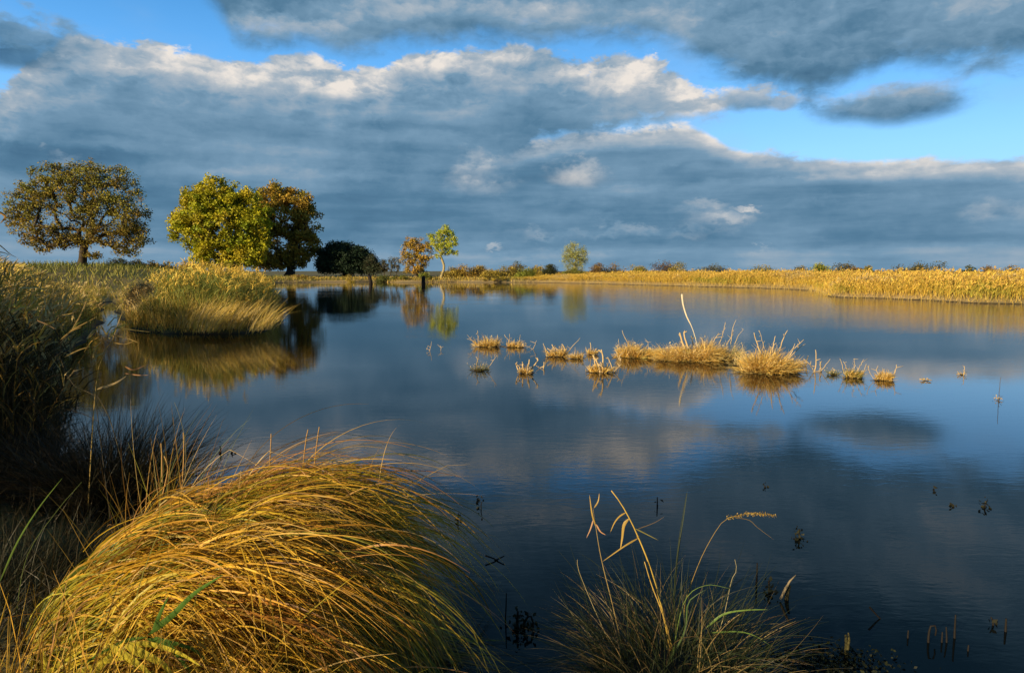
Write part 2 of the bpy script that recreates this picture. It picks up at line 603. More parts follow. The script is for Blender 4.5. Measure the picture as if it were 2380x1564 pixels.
def spline(pts, n=12):
    pts = np.asarray(pts, float)
    d = np.r_[0, np.cumsum(np.linalg.norm(np.diff(pts, axis=0), axis=1))]
    d /= d[-1]
    s = np.linspace(0, 1, n)
    # smooth with cosine-free Catmull-Rom
    P0 = np.vstack([2 * pts[0] - pts[1], pts, 2 * pts[-1] - pts[-2]])
    out = []
    for q in s:
        i = min(np.searchsorted(d, q, side='right') - 1, len(pts) - 2)
        u = (q - d[i]) / max(d[i + 1] - d[i], 1e-9)
        a, b_, c, e = P0[i], P0[i + 1], P0[i + 2], P0[i + 3]
        out.append(0.5 * ((2 * b_) + (-a + c) * u + (2 * a - 5 * b_ + 4 * c - e) * u * u + (-a + 3 * b_ - 3 * c + e) * u ** 3))
    return np.array(out)


def thing(name, label, cat, loc=(0, 0, 0), group=None, kind=None):
    o = bpy.data.objects.new(name, None)
    C.objects.link(o)
    o.location = loc
    o.empty_display_size = 0.2
    return tag(o, label, cat, group, kind)


def tag(o, label=None, cat=None, group=None, kind=None):
    if label:
        o['label'] = label
    if cat:
        o['category'] = cat
    if group:
        o['group'] = group
    if kind:
        o['kind'] = kind
    return o


def pal(N, cols, jit=0.15, w=None):
    cols = np.asarray(cols, float)
    i = R.choice(len(cols), size=N, p=w)
    j = R.choice(len(cols), size=N, p=w)
    u = R.random((N, 1))
    c = cols[i] * u + cols[j] * (1 - u)
    return np.clip(c * (1 + R.normal(size=(N, 1)) * jit), 0.002, 0.9)


# ------------------------------------------------------------------ pond outline and ground
def wl(px, py):
    p = W(px, py, 0.0)
    return (p[0], p[1])


SHORE = [(30, -6), (9, -0.5), (5, 0.9), (2.0, 1.5), (1.3, 2.1), (1.0, 2.75), (0.45, 2.75), (0.15, 2.1), (-0.2, 2.0), (-0.55, 2.6),
         (-0.6, 3.4), (-0.9, 4.0), (-1.7, 4.35), (-2.5, 4.5), (-2.9, 5.0), (-3.4, 5.9), (-4.3, 6.3),
         wl(40, 1010), wl(70, 930), wl(120, 860), wl(160, 810), wl(215, 782), wl(224, 740), wl(240, 706), wl(262, 690), wl(284, 692), wl(288, 730), wl(296, 768), wl(380, 775), wl(470, 777), wl(550, 776), wl(618, 768),
         wl(640, 752), wl(646, 730), wl(630, 700), wl(560, 676), wl(540, 662), wl(640, 657.5), wl(760, 656), wl(860, 655.5),
         wl(930, 656.5), wl(1060, 656), wl(1200, 656.5), wl(1260, 657), wl(1400, 660), wl(1550, 664), wl(1700, 668),
         wl(1800, 671), wl(1880, 675), wl(1915, 682), wl(1930, 690), wl(2050, 694), wl(2150, 698), wl(2270, 705), wl(2380, 707),
         wl(2600, 716), wl(2900, 728), (62, 25), (70, 0)]
_sh = []
for i_ in range(len(SHORE)):
    a_, b_ = np.array(SHORE[i_], float), np.array(SHORE[(i_ + 1) % len(SHORE)], float)
    L_ = np.linalg.norm(b_ - a_)
    m_ = int(np.clip(L_ / max(0.035 * a_[1], .4), 1, 14)) if a_[1] > 6 else 1
    for q_ in range(m_):
        p_ = a_ + (b_ - a_) * q_ / m_
        if q_:
            p_ = p_ + R.normal(size=2) * np.array([.25, .5]) * min(a_[1] / 45, 1.3)
        _sh.append(p_)
SH = np.array(_sh)


def signed(x, y):
    """distance to the pond's edge, positive on land"""
    x = np.asarray(x, float)
    y = np.asarray(y, float)
    best = np.full(x.shape, 1e18)
    ins = np.zeros(x.shape, bool)
    n = len(SH)
    for i in range(n):
        ax, ay = SH[i]
        bx, by = SH[(i + 1) % n]
        dx, dy = bx - ax, by - ay
        t_ = np.clip(((x - ax) * dx + (y - ay) * dy) / (dx * dx + dy * dy), 0, 1)
        best = np.minimum(best, (x - ax - t_ * dx) ** 2 + (y - ay - t_ * dy) ** 2)
        cnd = (ay > y) != (by > y)
        with np.errstate(divide='ignore', invalid='ignore'):
            xi = (bx - ax) * (y - ay) / (by - ay) + ax
        ins ^= cnd & (x < xi)
    d = np.sqrt(best)
    return np.where(ins, -d, d)


def height(x, y):
    d = signed(x, y)
    r = np.hypot(x, y)
    wob = 0.05 * np.sin(x * 1.7 + 1.3 * np.sin(y * 0.9)) * np.cos(y * 1.3 + x * 0.4)
    land = 0.04 + 0.42 * (1 - np.exp(-np.maximum(d, 0) / 0.9)) + wob * np.minimum(np.maximum(d, 0), 1)
    far = np.clip((y - 80) / 40, 0, 1)
    land = land + far * 0.55 * (1 - np.exp(-np.maximum(d, 0) / 5.0))
    hill = 2.25 * np.exp(-((x + 47) / 26) ** 2 - ((y - 76) / 22) ** 2) + 1.3 * np.exp(-((x + 30) / 26) ** 2 - ((y - 92) / 18) ** 2)
    hill = hill * (1 - np.exp(-np.maximum(d, 0) / 9.0))
    land = land + hill
    # steeper bank foot on the near left
    bed = -0.05 - 0.5 * (1 - np.exp(np.minimum(d, 0) / 1.2))
    return np.where(d > 0, land, bed)


na_ = 900
rad = np.concatenate([np.linspace(0.4, 9, 70), 9 * (5000 / 9) ** (np.linspace(0, 1, 170)[1:])])
ang = np.linspace(-math.pi, math.pi, na_, endpoint=False)
# finer steps in front of the camera
ang = ang - 0.55 * np.sin(ang)
AA, RR = np.meshgrid(ang, rad)
gx, gy = RR * np.sin(AA), RR * np.cos(AA)
gz = height(gx, gy)
nr = len(rad)
V = np.stack([gx, gy, gz], -1).reshape(-1, 3)
i0 = (np.arange(nr - 1)[:, None] * na_ + np.arange(na_)[None]).ravel()
i1 = (np.arange(nr - 1)[:, None] * na_ + (np.arange(na_)[None] + 1) % na_).ravel()
Fc = np.stack([i0, i1, i1 + na_, i0 + na_], -1)
mb = MB()
mb.add(V, Fc, np.full((len(V), 3), 0.2))
cp = len(V)
# closing fan under the camera
mb.add(np.vstack([V[:na_], [[0, 0, float(height(np.array([0.0]), np.array([0.0]))[0])]]]),
       [[j, na_, (j + 2) % na_, (j + 1) % na_] for j in range(0, na_, 2)], np.full((na_ + 1, 3), 0.2))
tag(mb.build('ground', M_GROUND, smooth=True), 'brown and olive marsh ground around the pond', None, kind='structure')

mb = MB()
mb.add([(-90, -8, 0), (110, -8, 0), (110, 150, 0), (-90, 150, 0)], [[0, 1, 2, 3]], np.zeros((4, 3)))
tag(mb.build('water', M_WATER), 'calm dark blue pond water with fine ripples', None, kind='structure')

# ------------------------------------------------------------------ reeds


def scatter(x0, x1, y0, y1, n, dmin, dmax, extra=None):
    out = []
    tot = 0
    while tot < n:
        x = R.uniform(x0, x1, n * 3)
        y = R.uniform(y0, y1, n * 3)
        d = signed(x, y)
        k = (d > dmin) & (d < dmax)
        if extra is not None:
            k &= extra(x, y)
        q = np.stack([x[k], y[k]], -1)
        if len(q) == 0:
            return np.zeros((0, 3))
        out.append(q)
        tot += len(q)
    q = np.concatenate(out)[:n]
    return np.column_stack([q, height(q[:, 0], q[:, 1])])


def reed_mass(mb, base, h, wid, cols, leafcols, plumecols, nleaf=3, lean=(0.15, 0.0), plume=0.5, segs=4, leaflen=0.45, jit=0.2, plumew=1.0, straight=0.1, leafseg=3):
    N = len(base)
    h = np.broadcast_to(h, (N,))
    lean = np.broadcast_to(np.array([lean[0], lean[1], 0.0]), (N, 3))
    d0 = norm(np.array([0, 0, 1.0]) + R.normal(size=(N, 3)) * straight * np.array([1, 1, 0]) + lean * 0.4)
    bend = lean * 0.8 + R.normal(size=(N, 3)) * 0.10
    sc_ = pal(N, cols, jit)
    tips = blades(mb, base, d0, h, wid, bend, sc_, segs, tip=sc_ * 1.05)
    for k in range(nleaf):
        f = R.uniform(0.25, 0.95, N)
        b_ = base + d0 * (h * f)[:, None] + bend * (h * f * f * 0.35)[:, None]
        a = R.uniform(0, 2 * math.pi, N)
        out = np.stack([np.cos(a), np.sin(a), np.zeros(N)], -1) + lean * 1.5
        dd = norm(out * 0.55 + np.array([0, 0, 1.0]))
        L = R.uniform(0.6, 1.3, N) * leaflen
        blades(mb, b_, dd, L, wid * 1.25, out * 0.5 + np.array([0, 0, -0.9]) + lean, pal(N, leafcols, jit), leafseg)
    if plume > 0:
        k = R.random(N) < plume
        nb_ = int(k.sum())
        if nb_:
            tp = tips[k]
            for q in range(5):
                off = R.normal(size=(nb_, 3)) * 0.02
                blades(mb, tp - np.array([0, 0, 1.0]) * R.uniform(0.02, 0.16, (nb_, 1)) + off, norm(R.normal(size=(nb_, 3)) * 0.45 + np.array([0.35, 0.1, 1.0])),
                       R.uniform(0.12, 0.26, nb_), wid * 1.9 * plumew, np.array([0.6, 0.1, -1.0]), pal(nb_, plumecols, jit), 2, belly=0.5)


GOLD = [(0.72, 0.48, 0.08), (0.80, 0.56, 0.11), (0.64, 0.40, 0.06), (0.56, 0.42, 0.07)]
GOLDG = [(0.52, 0.41, 0.07), (0.32, 0.33, 0.05), (0.62, 0.46, 0.09)]
RUST = [(0.60, 0.37, 0.09), (0.68, 0.44, 0.11), (0.50, 0.29, 0.07)]
OLIVE = [(0.17, 0.19, 0.035), (0.26, 0.26, 0.045), (0.12, 0.15, 0.03)]
STRAW = [(0.55, 0.42, 0.18), (0.62, 0.46, 0.20), (0.45, 0.31, 0.12)]

# far golden reed bed along the right-hand shore
mb = MB()
fA = lambda x, y: (x > W(1235, 657)[0] * y / 117.0 - 1.5 + 3 * np.sin(y * .9)) & (x < 0.95 * y) & (y > 20)


def bed_top(x, y):
    """height of the bed above its ground: ragged in clumps, lower at its left end"""
    px = x / y * F + 1190
    t_ = np.interp(px, [1200, 1260, 1400, 1900, 1960, 2380, 2900], [0.34, 0.58, 0.74, 0.86, 0.78, 0.84, 0.9])
    w = 0.10 * np.sin(x * .9 + 1.7 * np.sin(y * .31)) + 0.09 * np.sin(x * 2.3 + y) + 0.08 * np.sin(x * .23 + y * .17) + .05 * np.sin(x * 5.1)
    return t_ * (1 + w) - 0.35 * np.clip((y - 85) / 40, 0, 1)


b1 = scatter(0, 75, 24, 125, 17000, 0.35, 4.5, fA)
# the strip behind the sandy edge stands back a little
far_ = b1[:, 0] / b1[:, 1] < 0.44
dd_ = signed(b1[:, 0], b1[:, 1])
b1 = b1[(~far_) | (dd_ > 1.1 + 0.5 * np.sin(b1[:, 0] * 1.1))]
patch = np.sin(b1[:, 0] * 0.35 + 2 * np.sin(b1[:, 1] * 0.12)) + 0.6 * np.sin(b1[:, 0] * 1.3) + R.normal(size=len(b1)) * .35
h1 = bed_top(b1[:, 0], b1[:, 1]) * R.normal(1, .13, len(b1)) * np.clip(0.62 + 0.16 * signed(b1[:, 0], b1[:, 1]), 0.62, 1.0)
g1 = patch > 0.55
g2 = patch < -1.0
g0 = ~(g1 | g2)
reed_mass(mb, b1[g0], h1[g0], 0.020, GOLD, GOLD, RUST + GOLD, 5, (0.12, 0.0), 0.6, 3, 0.30, leafseg=2, jit=.25)
reed_mass(mb, b1[g1], h1[g1], 0.024, GOLDG + OLIVE[:1], GOLDG, GOLD + RUST, 4, (0.12, 0.0), 0.5, 3, 0.36, leafseg=2, jit=.25)
reed_mass(mb, b1[g2], h1[g2], 0.024, GOLD + STRAW, STRAW + GOLD, STRAW, 4, (0.12, 0.0), 0.6, 3, 0.36, leafseg=2, jit=.25)
b2 = scatter(0, 110, 24, 160, 10000, 4.5, 22, fA)
reed_mass(mb, b2, (bed_top(b2[:, 0], b2[:, 1]) + .05) * R.normal(1, .12, len(b2)), 0.035, GOLD, GOLD, RUST + GOLD, 3, (0.12, 0.0), 0.6, 2, 0.4, leafseg=2, jit=.25)
# scattered darker low bushes of herb at the foot
b4 = scatter(0, 75, 24, 80, 60, -0.05, 1.2, fA)
for q in b4:
    n = 60
    blades(mb, q + R.normal(size=(n, 3)) * np.array([.25, .25, 0.02]), norm(R.normal(size=(n, 3)) * .6 + np.array([0, 0, 1.0])), R.uniform(.2, .7, n), .02, R.normal(size=(n, 3)) * .6, pal(n, [(.12, .09, .03), (.2, .17, .04)]), 3)
# low bleached fringe at the water's edge
b3 = scatter(0, 75, 24, 125, 7500, -0.45, 1.6, fA)
N = len(b3)
blades(mb, b3, norm(R.normal(size=(N, 3)) * .35 + np.array([0, 0, 1.0])), R.uniform(0.15, 0.6, N), 0.028, R.normal(size=(N, 3)) * .6, pal(N, STRAW + GOLD + [(0.1, 0.06, 0.03)]), 3)
tag(mb.build('reed_bed', M_REED), 'long golden reed bed along the far right shore of the pond', 'reeds', kind='stuff')

# reed island on the left
mb = MB()
isl = lambda x, y: (x / y > (285 - 1190) / F) & (x / y < (690 - 1190) / F)
bi = scatter(-16, -6, 21.3, 34, 5200, 0.25, 9, isl)
frac = (bi[:, 0] / bi[:, 1] * F + 1190 - 290) / 370
top = np.interp(frac, [0, 0.1, 0.3, 0.6, 0.8, 0.93, 1.0], [0.55, 0.95, 1.42, 1.38, 1.2, 0.85, 0.5])
reed_mass(mb, bi, top * R.uniform(0.6, 1.12, len(bi)) * (1 + .10 * np.sin(bi[:, 0] * 2.1) * np.cos(bi[:, 1] * 1.3)), 0.014, OLIVE + GOLDG, OLIVE + [(0.22, 0.24, 0.05)], GOLD, 5, (0.22, 0.0), 0.2, 4, 0.42, straight=.2)
bf = scatter(-16, -6, 20.8, 30, 5200, -0.03, 1.3, isl)
fr = (bf[:, 0] / bf[:, 1] * F + 1190 - 290) / 370
N = len(bf)
clp = 0.55 + 0.6 * np.sin(bf[:, 0] * 3.1 + 1.7 * np.sin(bf[:, 1] * 2.0)) + R.normal(size=N) * .25
ln = (np.interp(fr, [.3, .5, 1], [.1, .7, .9]) * clp)[:, None] * np.array([1.0, -0.1, 0])
blades(mb, bf, norm(R.normal(size=(N, 3)) * .27 + np.array([0, 0, 1.0]) + ln * 0.35), R.uniform(0.3, 1.4, N) * np.interp(fr, [0, .8, 1], [1, 1, .6]), 0.015,
       ln * 0.5 + np.array([0, 0, -0.15]) + R.normal(size=(N, 3)) * .25, pal(N, RUST + GOLD, .2), 4, tip=pal(N, GOLD + STRAW, .2))
# leaning bundles of pale straw on the right flank
for q in range(30):
    px = R.uniform(430, 635)
    c0 = W(px, R.uniform(752, 772), 0.25)
    n = 34
    bb = c0 + R.normal(size=(n, 3)) * np.array([0.10, 0.22, 0.03])
    blades(mb, bb, norm(np.array([R.uniform(.2, .8), R.uniform(-.4, .2), 1.0]) + R.normal(size=(n, 3)) * .13), R.uniform(0.45, 1.25, n), 0.013, np.array([0.55, 0, -0.35]) + R.normal(size=(n, 3)) * .1,
           pal(n, GOLD + STRAW, .15), 4)
tag(mb.build('reed_island', M_REED), 'clump of olive and golden reeds standing in the water at left', 'reeds', kind='stuff')

# near left reed stand: sunlit plumes over stems coloured dark for shade
mb = MB()
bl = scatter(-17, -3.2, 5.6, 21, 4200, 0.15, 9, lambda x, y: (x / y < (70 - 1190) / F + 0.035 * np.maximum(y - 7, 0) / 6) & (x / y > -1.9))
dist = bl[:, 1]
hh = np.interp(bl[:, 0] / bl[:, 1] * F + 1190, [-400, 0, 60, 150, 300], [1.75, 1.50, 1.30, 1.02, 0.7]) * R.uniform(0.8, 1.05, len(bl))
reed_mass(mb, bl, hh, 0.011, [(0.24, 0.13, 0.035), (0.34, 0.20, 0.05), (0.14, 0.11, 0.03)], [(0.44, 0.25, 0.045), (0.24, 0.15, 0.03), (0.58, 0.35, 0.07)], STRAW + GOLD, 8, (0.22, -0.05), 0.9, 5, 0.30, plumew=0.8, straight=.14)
bq = scatter(-11, -2.2, 2.3, 5.8, 1300, 0.1, 12, lambda x, y: (x / y < -1.02) & (y > 3.4))  # unseen reeds beyond the left edge, added to shade the stand
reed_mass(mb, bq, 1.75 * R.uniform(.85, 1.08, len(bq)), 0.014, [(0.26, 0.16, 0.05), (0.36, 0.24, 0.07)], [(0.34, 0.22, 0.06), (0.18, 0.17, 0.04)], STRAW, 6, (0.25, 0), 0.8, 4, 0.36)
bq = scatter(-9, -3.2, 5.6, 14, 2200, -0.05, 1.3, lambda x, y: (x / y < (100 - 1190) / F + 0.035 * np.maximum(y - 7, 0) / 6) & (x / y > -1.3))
reed_mass(mb, bq, R.uniform(.6, 1.35, len(bq)), 0.010, [(0.05, 0.035, 0.015), (0.09, 0.06, 0.02)], [(0.05, 0.04, 0.016), (0.08, 0.055, 0.02)], STRAW, 5, (0.3, 0), 0.1, 5, 0.3)  # front stems coloured near black in place of deep shade
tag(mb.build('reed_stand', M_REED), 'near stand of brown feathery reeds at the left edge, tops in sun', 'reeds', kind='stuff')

# olive scrubby sedge on the bank between stand and island
mb = MB()
bs = scatter(-30, -9, 15, 60, 6500, 0.1, 25, lambda x, y: (x / y > -0.80) & (x / y < (330 - 1190) / F + 0.004 * (y - 20)) & (R.random(x.shape) < np.clip(20 / y, 0, 1)))
reed_mass(mb, bs, R.uniform(0.25, 0.7, len(bs)), 0.018, OLIVE + GOLDG, OLIVE + GOLDG + RUST, STRAW, 4, (0.15, 0), 0.1, 3, 0.4, leafseg=2)
tag(mb.build('bank_sedge', M_REED), 'olive green sedge covering the bank behind the left reeds', 'sedge', kind='stuff')

# meadow grass on the rise and the far bank
mb = MB()
bm = scatter(-95, 0, 55, 125, 15000, 0.2, 60, lambda x, y: (x / y < 0.02) & (x / y > -0.9))
N = len(bm)
lowc = np.clip((bm[:, 0] + 45) / 30, 0, 1)[:, None]
cc = pal(N, OLIVE + [(0.24, 0.22, 0.05)], .2) * (1 - lowc) + pal(N, GOLD + OLIVE + STRAW, .2) * lowc
blades(mb, bm, norm(R.normal(size=(N, 3)) * .4 + np.array([0, 0, 1.0])), R.uniform(0.3, 0.75, N) * (1 - .3 * lowc[:, 0]), 0.09, R.normal(size=(N, 3)) * .5, cc, 3)
bm = scatter(-48, 4, 100, 135, 5000, -0.1, 4, lambda x, y: (x / y < 0.04) & (x / y > -0.42))
N = len(bm)
blades(mb, bm, norm(R.normal(size=(N, 3)) * .4 + np.array([0, 0, 1.0])), R.uniform(0.2, 0.55, N), 0.08, R.normal(size=(N, 3)) * .6, pal(N, STRAW + GOLD + OLIVE, .2), 3)
tag(mb.build('meadow_grass', M_REED), 'rough olive and straw grass on the far bank and rise', 'grass', kind='stuff')

# ------------------------------------------------------------------ trees


def skeleton(mb, base, fork, attract, r_tip, colr, arc=0.12, sides=5, jitter=0.05, rmax=None):
    base = np.asarray(base, float)
    fork = np.asarray(fork, float)
    tp = spline([base, base * 0.5 + fork * 0.5 + R.normal(size=3) * np.linalg.norm(fork - base) * 0.04, fork], 6)
    nodes = [p for p in tp]
    par = [-1] + list(range(5))
    order = np.argsort(np.linalg.norm(attract - fork, axis=1))
    leafn = []
    for i in order:
        a = attract[i]
        nn = np.array(nodes[4:])
        dd = np.linalg.norm(nn - a, axis=1) + 0.25 * np.linalg.norm(nn - fork, axis=1) + 0.6 * np.maximum(nn[:, 2] - a[2], 0)
        j = int(np.argmin(dd)) + 4
        L = np.linalg.norm(a - nodes[j])
        prev = j
        k = 3 if L > 1.0 else 2
        for q in range(1, k + 1):
            s = q / k
            p = nodes[j] * (1 - s) + a * s + R.normal(size=3) * L * jitter * (s < 1)
            p[2] += arc * L * math.sin(math.pi * s)
            nodes.append(p)
            par.append(prev)
            prev = len(nodes) - 1
        leafn.append(prev)
    cnt = np.zeros(len(nodes))
    for l in leafn:
        cnt[l] += 1
    for i in range(len(nodes) - 1, 0, -1):
        cnt[par[i]] += cnt[i]
    r = r_tip * np.maximum(cnt, 1) ** 0.47
    if rmax:
        r = np.minimum(r, rmax)
    r[0] *= 1.5
    r[1] *= 1.1
    for i in range(1, len(nodes)):
        a, b_ = nodes[par[i]], nodes[i]
        if np.linalg.norm(b_ - a) < 1e-4:
            continue
        tube(mb, [a, b_], [min(r[par[i]], r[i] * 1.35) if par[i] > 5 else r[par[i]], r[i]], colr, sides, cap=False)
    return np.array(nodes)


def lobes_to_clumps(lobes, Yd, n, depthk=0.95, inner=0.45):
    """lobes (px, py, rx, rz) in picture units at distance Yd -> clump centres"""
    tot = sum(l[2] * l[3] for l in lobes)
    out = []
    k = Yd / F
    for (px, py, rx, rz) in lobes:
        c = D(px, py, Yd)
        m = max(3, int(n * rx * rz / tot))
        u = norm(R.normal(size=(m, 3)))
        rr = R.uniform(inner, 0.92, (m, 1)) ** 0.6
        out.append(c + u * rr * np.array([rx * k, (rx + rz) / 2 * k * depthk, rz * k]))
    return np.concatenate(out)


def tree(name, label, cat, base_px, Yd, fork_py, lobes, n_clump, per, csize, lsize, cols, bark, r_tip, group=None,
         gap=0.0, twigs=0, twig_len=1.0, fork_px=None, colfun=None, basez=None, depthk=0.95, inner=.45, rmax=None):
    b = D(base_px[0], base_px[1], Yd)
    if basez is not None:
        b[2] = basez
    else:
        b[2] = min(b[2], float(height(np.array([b[0]]), np.array([Yd]))[0]) - 0.1) if b[2] > 0 else b[2]
    root = thing(name, label, cat, tuple(b), group)
    fk = D(fork_px or base_px[0], fork_py, Yd)
    cl = lobes_to_clumps(lobes, Yd, n_clump, depthk, inner)
    tb = MB()
    skeleton(tb, b, fk, cl, r_tip, bark, rmax=rmax)
    cb = MB()
    if twigs:
        N = len(cl) * twigs
        cc = np.repeat(cl, twigs, axis=0)
        ctr = cl.mean(0) - np.array([0, 0, 2.0])
        dirn = norm(norm(cc - ctr) * 0.7 + R.normal(size=(N, 3)) * 0.7)
        blades(tb, cc - dirn * twig_len * 0.3, dirn, R.uniform(0.5, 1.2, N) * twig_len, r_tip * 1.1, R.normal(size=(N, 3)) * .6, np.array(bark) * 1.0, 3)
    keep = R.random(len(cl)) > gap
    cl2 = cl[keep]
    m = len(cl2)
    N = m * per
    cs = csize * R.uniform(0.65, 1.25, m)
    u = norm(R.normal(size=(N, 3)))
    pos_ = np.repeat(cl2, per, axis=0) + u * (R.random((N, 1)) ** 0.5) * np.repeat(cs, per)[:, None] * np.array([1, 1, 0.8])
    ccol = pal(m, cols, 0.12)
    if colfun is not None:
        ccol = colfun(cl2, ccol)
    lc = np.repeat(ccol, per, axis=0) * (1 + R.normal(size=(N, 1)) * 0.2)
    leaves(cb, pos_, R.uniform(0.6, 1.3, N) * lsize, np.clip(lc, 0.003, 0.9))
    tb.build('trunk', M_BARK, root, loc=b)
    cb.build('crown', M_LEAF, root, loc=b)
    return root


BARK = (0.055, 0.04, 0.025)
# the spreading oak
oak_l = [(95, 430, 55, 40), (150, 408, 60, 34), (230, 408, 70, 36), (280, 450, 55, 50), (60, 470, 60, 32), (180, 470, 95, 60),
         (50, 505, 55, 28), (110, 540, 80, 34), (300, 505, 55, 40), (320, 545, 36, 32), (240, 540, 90, 34), (290, 575, 45, 20), (100, 572, 60, 16), (180, 560, 50, 22), (215, 590, 22, 14)]


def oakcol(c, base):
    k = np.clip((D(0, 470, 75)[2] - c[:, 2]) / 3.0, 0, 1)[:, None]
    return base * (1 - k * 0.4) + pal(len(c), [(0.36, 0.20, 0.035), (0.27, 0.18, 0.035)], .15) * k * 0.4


tree('oak_tree', 'wide spreading oak with thin olive and rust foliage, bare limbs showing', 'tree', (190, 612), 75, 566, oak_l, 950, 36, 0.66, 0.11,
     [(0.27, 0.26, 0.04), (0.34, 0.29, 0.045), (0.36, 0.24, 0.04), (0.21, 0.22, 0.035)], BARK, 0.021, gap=0.10, twigs=6, twig_len=1.1, fork_px=196, colfun=oakcol, inner=.1, rmax=.42)

gr_l = [(500, 452, 55, 40), (460, 470, 42, 40), (560, 462, 45, 34), (515, 520, 105, 62), (430, 520, 40, 26), (590, 510, 42, 50), (415, 508, 26, 22), (408, 548, 16, 12),
        (500, 585, 62, 38), (570, 580, 55, 42), (600, 560, 32, 40), (470, 560, 40, 34), (545, 612, 45, 16)]
tree('leafy_tree', 'broad bright yellow green tree, left and larger of the pair by the water', 'tree', (545, 634), 122, 612, gr_l, 620, 70, 1.15, 0.23,
     [(0.40, 0.40, 0.018), (0.48, 0.43, 0.02), (0.28, 0.33, 0.018), (0.56, 0.44, 0.03)], BARK, 0.05, twigs=2, inner=.15)
br_l = [(640, 455, 42, 28), (690, 472, 44, 30), (660, 500, 60, 50), (715, 520, 28, 45), (705, 570, 38, 38), (650, 570, 55, 45), (690, 600, 40, 22), (640, 610, 60, 18), (620, 500, 25, 30)]
tree('brown_tree', 'rusty brown autumn tree standing right behind the yellow green one', 'tree', (672, 636), 134, 605, br_l, 460, 64, 1.15, 0.24,
     [(0.44, 0.28, 0.04), (0.34, 0.25, 0.035), (0.52, 0.33, 0.05), (0.26, 0.22, 0.03)], BARK, 0.05, twigs=3)
tree('shade_tinted_bush', 'big rounded green bush right of the brown tree, shade put into its leaf colour', 'bush', (800, 636), 133, 625,
     [(800, 592, 55, 28), (765, 600, 26, 30), (838, 602, 30, 26), (800, 618, 72, 20), (755, 616, 24, 20), (860, 618, 24, 14), (780, 575, 20, 14)], 420, 80, 1.15, 0.18, [(0.020, 0.040, 0.022), (0.030, 0.055, 0.026)], (0.01, 0.01, 0.008), 0.03, twigs=7, twig_len=1.3, inner=.2)  # dark leaf colour stands in for the brown tree's shadow
tree('sallow_bush', 'smaller loose dark green bush between the big rounded bush and the twiggy thicket', 'bush', (866, 636), 130, 628,
     [(866, 612, 20, 18), (884, 620, 16, 14), (870, 628, 24, 10)], 70, 60, 0.8, 0.13, [(0.035, 0.05, 0.025), (0.05, 0.06, 0.03)], BARK, 0.03, twigs=8, twig_len=1.0)
tree('orange_tree', 'small orange brown autumn tree, left of the slender lime tree', 'tree', (968, 645), 128, 625,
     [(975, 568, 28, 18), (955, 585, 22, 26), (990, 590, 22, 22), (965, 610, 34, 20), (950, 560, 10, 10), (965, 630, 30, 12)], 170, 48, 0.7, 0.13,
     [(0.55, 0.32, 0.04), (0.60, 0.38, 0.05), (0.34, 0.27, 0.05), (0.42, 0.30, 0.06)], (0.10, 0.075, 0.05), 0.028, gap=0.1, twigs=6, twig_len=1.1)
tree('lime_tree', 'slender lime yellow tree with a pale trunk on the far bank', 'tree', (1024, 640), 126, 596,
     [(1030, 548, 18, 16), (1050, 566, 14, 14), (1012, 562, 14, 12), (1030, 578, 20, 14), (1002, 546, 9, 6), (1052, 588, 12, 8), (1036, 530, 8, 10), (1018, 596, 9, 6), (1044, 545, 12, 8), (1058, 556, 8, 6)], 170, 36, 0.55, 0.125,
     [(0.48, 0.52, 0.05), (0.58, 0.56, 0.06), (0.36, 0.44, 0.04)], (0.38, 0.31, 0.16), 0.021, gap=0.05, twigs=4, twig_len=0.8)
tree('willow_tree', 'pale misty yellow green tree alone behind the reed bed', 'tree', (1336, 632), 136, 612,
     [(1336, 582, 24, 20), (1350, 592, 18, 18), (1322, 596, 16, 18), (1338, 606, 30, 16), (1336, 622, 26, 10)], 160, 60, 0.9, 0.075,
     [(0.42, 0.43, 0.12), (0.36, 0.38, 0.11)], (0.25, 0.22, 0.12), 0.02, gap=0.0, twigs=8, twig_len=1.0)

# thicket of thin saplings between bushes and orange tree
for px, ty, c, lab in [(893, 602, (0.09, 0.09, 0.035), 'thin grey green sapling nearest the sallow bush'),
                       (908, 598, (0.12, 0.12, 0.04), 'taller bare sapling in the middle of the twiggy thicket'),
                       (921, 596, (0.14, 0.13, 0.045), 'bare sapling with a dark upright stem beside the orange tree')]:
    tree('sapling', lab, 'sapling', (px, 640), 129, 632, [(px, (ty + 634) / 2, 12, (634 - ty) / 2)], 26, 16, 0.5, 0.10, [c, (c[0] * 1.6, c[1] * 1.3, c[2])], (0.06, 0.05, 0.035), 0.02, twigs=9, twig_len=1.2, group='saplings of the twiggy thicket')


